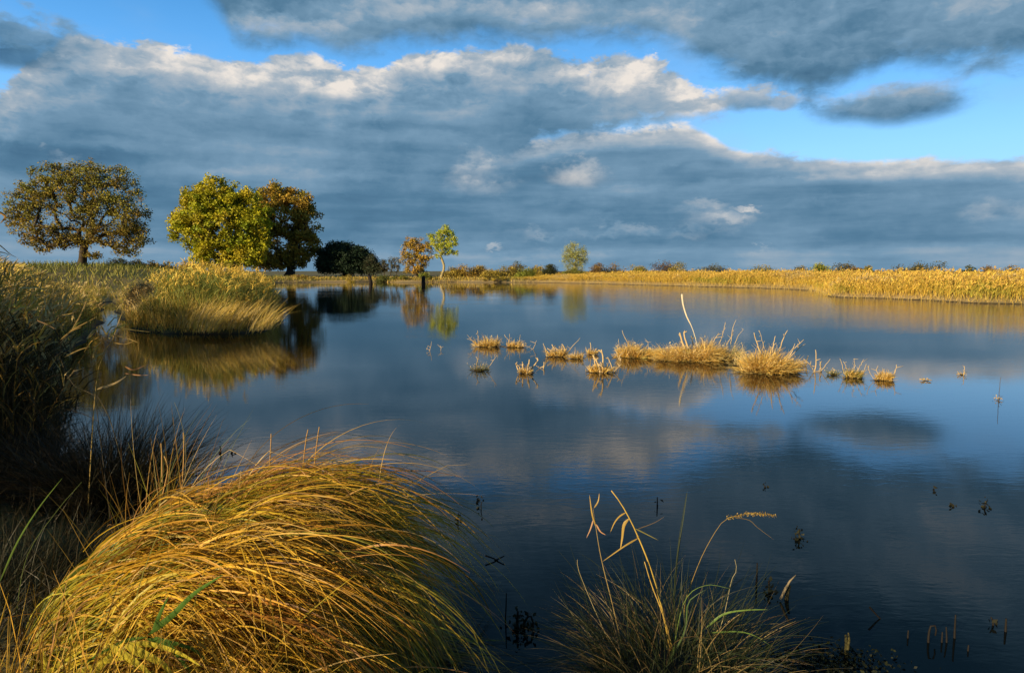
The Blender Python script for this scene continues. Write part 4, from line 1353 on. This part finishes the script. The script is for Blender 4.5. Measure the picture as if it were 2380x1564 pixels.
def dome(x, y):
    r2 = ((x - TX) / np.where(x > TX, TRX * 1.08, TRX)) ** 2 + ((y - TY) / TRY) ** 2
    ex = 0.44 + 0.30 * np.clip((x - TX) / TRX, 0, 1)
    return TH * np.maximum(1 - r2, 0) ** ex


def combed(n, layer, ln, cols, S=16, lift=0.05, head0=12, turn=-44, region=None, hj=9, locks=200, tight=.045):
    """blades in locks that are combed over the dome towards the right"""
    a = R.uniform(0, 2 * math.pi, locks)
    rr = R.random(locks) ** 0.5
    # roots crowd towards the left and the middle
    lx = TX - 0.32 + rr * np.cos(a) * TRX * 0.80
    ly = TY + rr * np.sin(a) * TRY * 0.95
    if region is not None:
        lx, ly = region(locks)
    lh = head0 + R.normal(size=locks) * hj - (ly - TY) * 4 + 22 * np.clip((TX - lx) / TRX, 0, 1)
    lt = turn + R.normal(size=locks) * 16
    ll = R.uniform(*layer, locks)
    lf_ = np.abs(R.normal(size=locks)) * lift + .01
    lL = R.uniform(*ln, locks)
    lc = pal(locks, cols, .16)
    k_ = R.integers(0, locks, n)
    off = R.normal(size=(n, 2)) * tight
    h0 = np.radians(lh[k_] + R.normal(size=n) * 5)
    tn = np.radians(lt[k_] + R.normal(size=n) * 9)
    lay = ll[k_] + R.normal(size=n) * .012
    lf = lf_[k_] * R.uniform(.5, 1.4, n)
    L = lL[k_] * R.uniform(.75, 1.1, n)
    P = np.zeros((n, S, 3))
    x, y = lx[k_] + off[:, 0], ly[k_] + off[:, 1]
    for k in range(S):
        s = k / (S - 1)
        if k:
            hd = h0 + tn * s
            # slow the ground speed where the dome is steep so that blade length stays true
            st = L / (S - 1)
            nx, ny = x + np.cos(hd) * st, y + np.sin(hd) * st
            dz = (dome(nx, ny) - dome(x, y)) * lay
            f = st / np.sqrt(st ** 2 + dz ** 2)
            x, y = x + np.cos(hd) * st * f, y + np.sin(hd) * st * f
        z = dome(x, y) * lay + lf * math.sin(min(s * 1.15, 1) * math.pi) + 0.01 + (-0.10 * (1 - s / 0.14) if s < 0.14 else 0)
        z = np.maximum(z, 0.012)
        P[:, k] = np.stack([x, y, z], -1)
    c = np.clip(lc[k_] * (1 + R.normal(size=(n, 1)) * .16), .004, .9)
    return P, c


def comb_add(mb, P, c, width, tip=None):
    n = len(P)
    ribbons(mb, P, R.uniform(.6, 1.3, n) * width, c, tip=tip)


STR = [(0.62, 0.34, 0.035), (0.74, 0.45, 0.05), (0.40, 0.18, 0.028), (0.66, 0.43, 0.035)]
YG = [(0.26, 0.26, 0.025), (0.46, 0.36, 0.03), (0.11, 0.15, 0.018)]
root = thing('sedge_tussock', 'huge wind combed golden sedge tussock in the left foreground', 'tussock', (TX, TY, 0.1))
# heart
mb = MB()
n, m = 40, 12
V, Fq = [], []
for k in range(m + 1):
    s = k / m
    for j in range(n):
        a = j / n * 2 * math.pi
        rr = math.cos(s * math.pi / 2) * (1 + .04 * math.sin(5 * a))
        x, y = TX + TRX * .82 * rr * math.cos(a), TY + TRY * .84 * rr * math.sin(a)
        V.append((x, y, -.1 + (TH * .72 + .1) * math.sin(s * math.pi / 2) ** .9))
for k in range(m):
    for j in range(n):
        j2 = (j + 1) % n
        Fq.append([k * n + j, k * n + j2, (k + 1) * n + j2, (k + 1) * n + j])
mb.add(V, Fq, np.full((len(V), 3), 1.0) * np.array([0.018, 0.014, 0.006]))
mb.build('thatch', M_WOOD, root, loc=root.location, smooth=True)
mb = MB()
P, c = combed(2600, (0.80, 0.98), (0.7, 1.3), YG, lift=.04, locks=150)
comb_add(mb, P, c, .0075)
mb.build('green_blades', M_BLADE, root, loc=root.location)


def fountain(n, locks, L, e0, e1, width, cols, xr, yr, zk, hsd=14, tight=.030, tip=(.9, .8, .7), S=14, hc=6):
    """locks that spring up, arch over by their own weight and hang to the right"""
    lx = R.uniform(*xr, locks)
    ly = R.uniform(*yr, locks)
    lz = dome(lx, ly) * R.uniform(*zk, locks)
    # outer locks turn outwards a little: near ones towards the viewer, far ones away
    lh = np.radians(hc + R.normal(size=locks) * hsd + (ly - TY) * 16)
    le0 = np.radians(R.uniform(*e0, locks))
    le1 = np.radians(R.uniform(*e1, locks))
    lL = R.uniform(*L, locks)
    lt = np.radians(R.normal(size=locks) * 10 - 10)
    lc = pal(locks, cols, .18)
    q = R.integers(0, locks, n)
    ps = np.stack([lx[q], ly[q], lz[q]], -1) + R.normal(size=(n, 3)) * tight
    hd = lh[q] + np.radians(R.normal(size=n) * 6)
    ea = le0[q] + np.radians(R.normal(size=n) * 6)
    eb = le1[q] + np.radians(R.normal(size=n) * 10)
    LL = lL[q] * R.uniform(.6, 1.1, n)
    P = np.zeros((n, S, 3))
    kink = np.where(R.random(n) < .10, R.integers(3, S - 2, n), 99)
    kb = np.radians(R.uniform(-80, 25, n))
    for k in range(S):
        s_ = k / (S - 1)
        P[:, k] = ps
        ea = ea + kb * (kink == k)
        hd = hd + kb * .5 * (kink == k)
        el_ = ea + (eb - ea) * s_ ** 0.85
        h_ = hd + lt[q] * s_
        ps = ps + np.stack([np.cos(el_) * np.cos(h_), np.cos(el_) * np.sin(h_), np.sin(el_)], -1) * (LL / (S - 1))[:, None]
        ps[:, 2] = np.maximum(ps[:, 2], 0.012)
    c = np.clip(lc[q] * (1 + R.normal(size=(n, 1)) * .16), .004, .9)
    ribbons(mb, P, np.clip(R.lognormal(-.12, .42, n), .45, 2.3) * width, c, tip=c * np.array(tip))


mb = MB()
fountain(2700, 150, (0.75, 1.22), (24, 54), (-75, -35), .0072, STR + STR + YG, (-2.16, -1.20), (2.35, 4.1), (.75, 1.0))
fountain(1500, 100, (0.6, 1.1), (5, 35), (-80, -55), .0066, STR + YG[:2], (-1.52, -0.80), (2.45, 3.95), (.80, 1.0))
fountain(700, 70, (0.85, 1.2), (34, 52), (-65, -30), .0060, STR, (-2.0, -1.2), (2.6, 4.1), (.8, 1.0), hsd=18)
# dead stems that cross the others, and bent-over strays
fountain(260, 130, (0.5, 1.1), (15, 70), (-70, 10), .0050, [(0.42, 0.22, 0.07), (0.60, 0.42, 0.16)], (-2.0, -0.7), (2.4, 4.0), (.85, 1.05), hsd=45, tight=.05)
fountain(60, 50, (0.9, 1.3), (30, 48), (-75, -30), .0042, STR, (-1.7, -0.9), (3.0, 4.1), (.9, 1.0), hsd=22)
mb.build('straw_blades', M_BLADE, root, loc=root.location)
# loose skirt of long hairs trailing to the water on the right
mb = MB()


def reg(n):
    a = R.uniform(-1.3, 1.1, n)
    rr = R.uniform(.30, .80, n)
    return TX + TRX * rr * np.cos(a), TY + TRY * rr * np.sin(a)


P, c = combed(1100, (0.93, 1.08), (0.6, 1.2), [(0.30, 0.18, 0.06), (0.36, 0.22, 0.06), (0.16, 0.15, 0.03)], lift=.05, head0=-2, turn=-32, region=reg, hj=12, locks=110)
comb_add(mb, P, c, .0042)
mb.build('trailing_hairs', M_BLADE, root, loc=root.location)
# seed stems standing up from the crest
mb = MB()
for pts in [[(622, 1170), (629, 1040), (630, 1008)], [(696, 1160), (710, 1030), (716, 998)], [(722, 1150), (737, 1025), (742, 992)], [(420, 1190), (427, 1060), (426, 1005)],
            [(377, 1120), (376, 1060), (374, 1030)], [(378, 1150), (390, 1090), (382, 1060)]]:
    mb = MB()
    tube(mb, spline(pxpts(pts, 4.0), 8), np.linspace(.005, .003, 8), (0.45, 0.26, 0.09), 5)
    mb.build('seed_stem', M_WOOD, root, loc=root.location)

# low grass on the near bank, shade put into its dark colours
mb = MB()
bn = scatter(-8, 4, 0.8, 7.5, 9000, 0.0, 5, lambda x, y: (x / y < 1.2) & (x / y > -1.1))
N = len(bn)
blades(mb, bn, norm(R.normal(size=(N, 3)) * .5 + np.array([0.1, 0, 1.0])), R.uniform(.10, .38, N), R.uniform(.004, .008, N), R.normal(size=(N, 3)) * .6 + np.array([0, 0, -.4]),
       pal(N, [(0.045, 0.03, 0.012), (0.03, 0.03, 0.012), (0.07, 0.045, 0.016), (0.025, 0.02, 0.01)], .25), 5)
tag(mb.build('bank_grass', M_BLADE), 'low brown grass on the near bank at lower left, coloured dark as shade', 'grass', kind='stuff')

# tall upright grasses at the left of the tussock
root = thing('tall_grass_clump', 'loose upright orange and green grass left of the huge tussock', 'grass clump', (-2.25, 3.5, 0.2))
mb = MB()
n = 300
yy = R.uniform(2.5, 4.3, n)
bb = np.stack([yy * (-0.52 + R.normal(size=n) * .035), yy, np.full(n, 0.12)], -1)
blades(mb, bb, norm(np.stack([R.normal(size=n) * .22 + .10, R.normal(size=n) * .25, np.ones(n)], -1)), R.uniform(.5, 1.15, n), R.uniform(.005, .009, n),
       R.normal(size=(n, 3)) * .35 + np.array([.25, 0, -.3]), pal(n, [(0.36, 0.17, 0.035), (0.24, 0.19, 0.03), (0.10, 0.13, 0.02), (0.42, 0.24, 0.05)], .2), 9)
mb.build('blades', M_BLADE, root, loc=root.location)
n = 200
mb = MB()
yy = R.uniform(2.2, 3.0, n)
bb = np.stack([yy * (-0.53 + R.normal(size=n) * .04), yy, np.full(n, 0.10)], -1)
blades(mb, bb, norm(np.stack([R.normal(size=n) * .3 + .8, R.normal(size=n) * .25 + .2, np.ones(n)], -1)), R.uniform(.5, 1.0, n), R.uniform(.006, .011, n),
       R.normal(size=(n, 3)) * .35 + np.array([.5, 0, -.5]), pal(n, [(0.60, 0.48, 0.04), (0.46, 0.27, 0.05), (0.38, 0.38, 0.04)], .2), 9)
mb.build('leaning_blades', M_BLADE, root, loc=root.location)


def leafpart(parent, pts, Yd, w, colr, loc, name='leaf', dy=0.0):
    """broad reed leaf with a folded midrib"""
    p_ = spline(pxpts(pts, Yd, dy), 12)
    t_ = norm(np.gradient(p_, axis=0))
    view = norm(p_ - np.array([0, 0, CAM_H]))
    side = norm(np.cross(t_, norm(view + np.array([.35, 0, .5]))))
    nrm = np.cross(side, t_)
    s = np.linspace(0, 1, 12)
    wd = w * np.minimum(1, (s * 5 + .25)) * (1 - s) ** .55
    wd = np.maximum(wd, w * .03)[:, None]
    V = np.stack([p_ - side * wd / 2 + nrm * wd * .12, p_, p_ + side * wd / 2 + nrm * wd * .12], 1).reshape(-1, 3)
    f = []
    for k in range(11):
        for j in range(2):
            f.append([k * 3 + j, k * 3 + j + 1, (k + 1) * 3 + j + 1, (k + 1) * 3 + j])
    mb = MB()
    mb.add(V, f, np.broadcast_to(np.array(colr), (len(V), 3)) * (0.8 + 0.4 * s.repeat(3))[:, None])
    return mb.build(name, M_BLADE, parent, loc=loc, smooth=True)


root = thing('reed_shoot', 'fresh green reed shoot with broad leaves low on the huge tussock', 'reed', tuple(D(400, 1440, 2.5)))
for pts, w in [([(345, 1475), (400, 1430), (450, 1380), (518, 1335)], .026), ([(355, 1470), (370, 1430), (384, 1400), (392, 1385)], .018), ([(340, 1485), (400, 1495), (450, 1510), (490, 1545)], .024),
               ([(360, 1480), (400, 1510), (430, 1545), (450, 1580)], .028), ([(340, 1480), (290, 1490), (230, 1520), (170, 1560)], .016)]:
    leafpart(root, pts, 2.35, w, (0.10, 0.20, 0.03), root.location)
root = thing('yellow_reed_leaves', 'bright yellow broad leaves at the very bottom of the huge tussock', 'reed', tuple(D(320, 1560, 2.25)))
for pts, w in [([(290, 1500), (330, 1520), (380, 1545), (400, 1575)], .040), ([(250, 1500), (290, 1525), (340, 1560), (360, 1585)], .036), ([(200, 1580), (240, 1540), (270, 1510), (290, 1490)], .030),
               ([(110, 1590), (104, 1540), (100, 1510)], .020), ([(60, 1600), (130, 1550), (210, 1500)], .020), ([(300, 1495), (360, 1500), (420, 1520), (470, 1550)], .024), ([(120, 1600), (190, 1560), (260, 1535), (330, 1530)], .022)]:
    leafpart(root, pts, 2.2, w, (0.62, 0.52, 0.05), root.location)

# tussocks at left, their shade put into dark blade colours
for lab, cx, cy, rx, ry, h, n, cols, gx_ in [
    ('tussock coloured dark as shade, with spiky stems in the water left of the huge one', -3.25, 5.35, .50, .45, .95, 2600, [(0.030, 0.026, 0.014), (0.05, 0.035, 0.018), (0.02, 0.022, 0.012)], .05),
    ('bushy tussock coloured dark as shade, at the left edge beneath the reed stand', -4.3, 5.4, .65, .55, .85, 2400, [(0.020, 0.018, 0.011), (0.035, 0.028, 0.016)], .05),
    ('grass heap in the lower left corner, shade put into its colour', -2.75, 3.3, .45, .8, .60, 2400, [(0.05, 0.04, 0.018), (0.03, 0.035, 0.014)], .0)]:
    root = thing('shade_tinted_tussock', lab, 'tussock', (cx, cy, 0), 'tussocks at left with shade put into their colour')
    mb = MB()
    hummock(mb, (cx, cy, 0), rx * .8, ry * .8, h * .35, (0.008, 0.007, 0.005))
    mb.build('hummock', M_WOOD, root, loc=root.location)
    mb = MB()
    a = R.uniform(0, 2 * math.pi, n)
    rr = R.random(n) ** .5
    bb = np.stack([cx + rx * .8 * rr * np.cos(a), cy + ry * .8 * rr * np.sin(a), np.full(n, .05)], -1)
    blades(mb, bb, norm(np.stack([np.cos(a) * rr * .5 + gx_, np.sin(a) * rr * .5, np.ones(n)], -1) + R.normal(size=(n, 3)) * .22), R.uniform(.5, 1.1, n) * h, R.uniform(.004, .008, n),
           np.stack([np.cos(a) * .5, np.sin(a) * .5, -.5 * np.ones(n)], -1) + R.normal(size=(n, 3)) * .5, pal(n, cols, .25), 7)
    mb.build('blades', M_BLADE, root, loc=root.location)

# ------------------------------------------------------------------ small foreground tussock, right of the middle
SX, SY = 0.74, 3.02
root = thing('green_tussock', 'green and straw tussock, shade put into its dim colours, at the bottom, right of the middle', 'tussock', (SX, SY, 0.0))
mb = MB()
hummock(mb, (SX, SY, 0), .42, .36, .20, (0.010, 0.010, 0.006))
mb.build('hummock', M_WOOD, root, loc=root.location)
for nm, n, h, cols, wd, sp in [('green_blades', 850, (.25, .66), [(0.026, 0.036, 0.012), (0.045, 0.058, 0.018), (0.02, 0.028, 0.012)], (.003, .006), .55),  # blade colours dimmed in place of blocked sun
                               ('straw_blades', 560, (.2, .58), [(0.28, 0.19, 0.07), (0.38, 0.28, 0.11), (0.16, 0.10, 0.045)], (.0035, .0065), .95)]:
    mb = MB()
    a = R.uniform(0, 2 * math.pi, n)
    rr = R.random(n) ** .5
    bb = np.stack([SX + .34 * rr * np.cos(a), SY + .30 * rr * np.sin(a), np.full(n, .08)], -1)
    blades(mb, bb, norm(np.stack([np.cos(a) * rr * sp, np.sin(a) * rr * sp, np.ones(n)], -1) + R.normal(size=(n, 3)) * .28), R.uniform(*h, n), R.uniform(*wd, n),
           np.stack([np.cos(a) * .6, np.sin(a) * .5, -.8 * np.ones(n)], -1) + R.normal(size=(n, 3)) * .6, pal(n, cols, .25), 9)
    mb.build(nm, M_BLADE, root, loc=root.location)


def reed(label, stem, Yd, r_, colr, leafs=(), plume=None, name='reed_stalk', z0=None, group=None, cat='reed', plumec=STRAW):
    p0 = pxpts(stem, Yd)
    if z0 is not None:
        p0[0][2] = z0
    root = thing(name, label, cat, tuple(p0[0]), group)
    mb = MB()
    pp = spline(p0, 18)
    r_ = r_ * .7
    tube(mb, pp, np.linspace(1, .45, 18) * r_, colr, 7)
    for k in (4, 8, 12):     # nodes of the stem
        tube(mb, [pp[k] - (pp[k] - pp[k - 1]) * .08, pp[k], pp[k] + (pp[k + 1] - pp[k]) * .08], [r_ * 1.0, r_ * 1.15, r_ * .95], np.array(colr) * .6, 7)
    mb.build('stem', M_WOOD, root, loc=root.location)
    for lf in leafs:
        leafpart(root, lf[0], Yd, lf[1] * .8, lf[2] if len(lf) > 2 else colr, root.location, dy=R.normal() * .02)
    if plume:
        mb = MB()
        q = spline(pxpts(plume[0], Yd), 40)
        n = plume[1]
        i = R.integers(0, 40, n)
        bb = q[i]
        blades(mb, bb, norm(np.array([.5, 0, -.3]) + R.normal(size=(n, 3)) * .5), R.uniform(.3, 1, n) * plume[2], .0028 * Yd / 3.2, np.array([.2, 0, -1.3]), pal(n, plumec, .2), 4)
        leaves(mb, bb + norm(R.normal(size=(n, 3)) + np.array([.5, 0, -.8])) * R.uniform(.1, .8, (n, 1)) * plume[2], .0045 * Yd / 3.2, pal(n, plumec, .2))
        mb.build('plume', M_BLADE, root, loc=root.location)
    return root


GS = 'stalks rising from the small tussock'
AM = (0.50, 0.32, 0.07)
reed('thin amber stalk with four crossed leaves, left of the small tussock', [(1450, 1520), (1425, 1410), (1398, 1300), (1385, 1225), (1378, 1180)], 3.15, .0042, (0.34, 0.24, 0.09),
     [([(1384, 1222), (1376, 1195), (1370, 1150)], .012, AM), ([(1381, 1180), (1390, 1165), (1393, 1146)], .009, AM), ([(1380, 1205), (1372, 1230), (1363, 1250)], .010, (0.5, 0.26, 0.12)), ([(1385, 1218), (1395, 1235), (1408, 1243)], .012, (0.5, 0.26, 0.12))], group=GS)
reed('tall golden stalk with broad hanging leaves, brightest on the small tussock', [(1562, 1530), (1540, 1420), (1512, 1320), (1480, 1240), (1458, 1195), (1440, 1165), (1421, 1140)], 3.12, .0075, (0.55, 0.36, 0.07),
     [([(1462, 1205), (1450, 1220), (1446, 1250), (1442, 1275)], .020, AM), ([(1456, 1190), (1440, 1200), (1428, 1215), (1418, 1238)], .010, AM), ([(1484, 1250), (1450, 1270), (1400, 1305)], .011, AM),
      ([(1476, 1228), (1500, 1240), (1530, 1255)], .009, (0.30, 0.26, 0.06)), ([(1480, 1230), (1520, 1215), (1545, 1200)], .006, (0.3, 0.2, 0.1))], group=GS)
reed('second golden stalk close right of the brightest one', [(1568, 1530), (1545, 1440), (1515, 1360), (1498, 1305)], 3.10, .0060, (0.52, 0.34, 0.08), [], group=GS)
reed('drooping stalk with a thin golden plume hanging to the right', [(1640, 1500), (1590, 1430), (1620, 1320), (1660, 1240), (1690, 1205), (1740, 1194)], 3.3, .0030, (0.30, 0.20, 0.06), [([(1700, 1202), (1740, 1208), (1760, 1225), (1800, 1255)], .004)],
     ([(1690, 1203), (1740, 1192), (1800, 1196)], 150, .02), group=GS, plumec=[(0.5, 0.32, 0.08), (0.35, 0.25, 0.06)])
reed('tall dark blade standing upright from the small tussock', [(1560, 1500), (1570, 1330), (1580, 1240), (1596, 1145)], 3.2, .0030, (0.035, 0.045, 0.02), [([(1566, 1400), (1574, 1300), (1586, 1220), (1598, 1140)], .012, (0.03, 0.045, 0.02))], group=GS)
reed('pale straight stem at the left of the small tussock', [(1420, 1500), (1375, 1400), (1345, 1325), (1342, 1300)], 3.1, .0030, (0.38, 0.30, 0.14), [], group=GS)
reed('pale kinked stem at the right of the small tussock', [(1640, 1560), (1680, 1440), (1700, 1350), (1712, 1325), (1708, 1300)], 3.1, .0026, (0.40, 0.34, 0.18), [], group=GS)
reed('green arching blade reaching right over the small tussock', [(1560, 1540), (1590, 1400), (1640, 1360), (1700, 1368)], 3.0, .0025, (0.16, 0.24, 0.05),
     [([(1640, 1460), (1680, 1428), (1730, 1418), (1785, 1416)], .014, (0.16, 0.25, 0.05)), ([(1650, 1470), (1720, 1468), (1760, 1480), (1790, 1500)], .012, (0.14, 0.22, 0.05)), ([(1540, 1560), (1590, 1470), (1600, 1400), (1640, 1370)], .012, (0.08, 0.13, 0.04))], group=GS)

# near reeds in front of the left stand
GL = 'single reed stalks in front of the left stand'
LC = (0.55, 0.36, 0.12)
reed('arched reed stalk with a heavy drooping tan plume in front of the island', [(180, 960), (225, 880), (262, 790), (282, 730), (298, 690), (318, 664), (345, 657), (360, 668), (364, 690)], 4.9, .0060, (0.42, 0.28, 0.08),
     [([(262, 760), (300, 766), (350, 772)], .016, (0.5, 0.36, 0.10)), ([(258, 780), (290, 785), (322, 797)], .014, LC), ([(255, 795), (290, 800), (315, 790)], .012, LC)],
     ([(296, 700), (305, 676), (325, 662), (345, 664)], 700, .13), group=GL, z0=-.05)
reed('crossed reed stalk with fanned leaves left of the arched plume', [(330, 1120), (250, 960), (175, 900), (145, 850), (140, 800), (165, 770)], 4.6, .0055, (0.10, 0.075, 0.035),
     [([(150, 830), (180, 815), (210, 805)], .014, LC), ([(165, 770), (185, 735), (205, 690)], .012, LC), ([(85, 745), (110, 755), (128, 765)], .013, (0.5, 0.3, 0.15)), ([(130, 735), (160, 730), (185, 722)], .010, LC),
      ([(160, 770), (190, 755), (222, 738)], .012, LC), ([(140, 790), (165, 770), (190, 760)], .012, LC)], group=GL, z0=-.05)
reed('dark reed stalk with a pale curled leaf pointing right over the water', [(260, 1120), (232, 1010), (225, 930), (240, 900)], 4.5, .0060, (0.05, 0.04, 0.025),
     [([(225, 905), (262, 893), (285, 880), (295, 872)], .024, (0.58, 0.42, 0.20)), ([(290, 852), (310, 860), (340, 848)], .020, (0.42, 0.22, 0.09)), ([(290, 868), (320, 872), (345, 872)], .014, (0.5, 0.26, 0.12)),
      ([(150, 950), (200, 965), (245, 990)], .010, (0.04, 0.03, 0.02))], group=GL, z0=-.05)
reed('reed stalk at the left edge with white leaves against the sky', [(-30, 900), (-20, 700), (-15, 600)], 4.6, .0060, (0.40, 0.25, 0.10),
     [([(-15, 560), (5, 575), (25, 592), (42, 600)], .014, (0.6, 0.4, 0.2)), ([(-15, 585), (10, 588), (26, 596)], .014, (0.62, 0.5, 0.3)), ([(-20, 490), (0, 495), (12, 505), (0, 520)], .03, (0.55, 0.3, 0.08))], group=GL, z0=.1)
reed('thin pale stem curving up from the water left of the tussock crest', [(430, 1110), (432, 1060), (428, 1010), (415, 960), (405, 935)], 4.4, .0030, (0.20, 0.18, 0.09), [], group=GL)
reed('green blade slanting up at the lower left corner', [(0, 1580), (30, 1480), (60, 1300), (130, 1190), (190, 1120)], 2.9, .0020, (0.12, 0.16, 0.04),
     [([(0, 1350), (40, 1260), (90, 1180), (145, 1110)], .011, (0.20, 0.30, 0.05))], group=GL)

# unseen tussock added just below the frame to shade the small one
root = thing('sedge_tussock', 'unseen sedge tussock added at the feet of the camera to shade the small tussock', 'tussock', (-1.45, 1.75, 0.2))
mb = MB()
n = 2600
a = R.uniform(0, 2 * math.pi, n)
rr = R.random(n) ** .5
bb = np.stack([-1.6 + .7 * rr * np.cos(a), 1.45 + .5 * rr * np.sin(a), np.full(n, .2)], -1)
blades(mb, bb, norm(np.stack([np.cos(a) * rr * .35, np.sin(a) * rr * .2, np.ones(n)], -1) + R.normal(size=(n, 3)) * .15), R.uniform(.4, .95, n), .008, R.normal(size=(n, 3)) * .4 + np.array([0, 0, -.4]), pal(n, STR, .2), 6)
mb.build('blades', M_BLADE, root, loc=root.location)

# ------------------------------------------------------------------ render settings
SC.view_settings.view_transform = 'Standard'
SC.view_settings.look = 'None'
SC.view_settings.exposure = 0.45
SC.view_settings.gamma = 1.0
SC.render.engine = 'CYCLES'
cy = SC.cycles
cy.max_bounces = 6
cy.diffuse_bounces = 2
cy.glossy_bounces = 3
cy.transmission_bounces = 3
cy.transparent_max_bounces = 4
cy.sample_clamp_indirect = 4
cy.caustics_reflective = False
cy.caustics_refractive = False
cy.use_denoising = True
cy.use_adaptive_sampling = True
cy.adaptive_threshold = 0.01
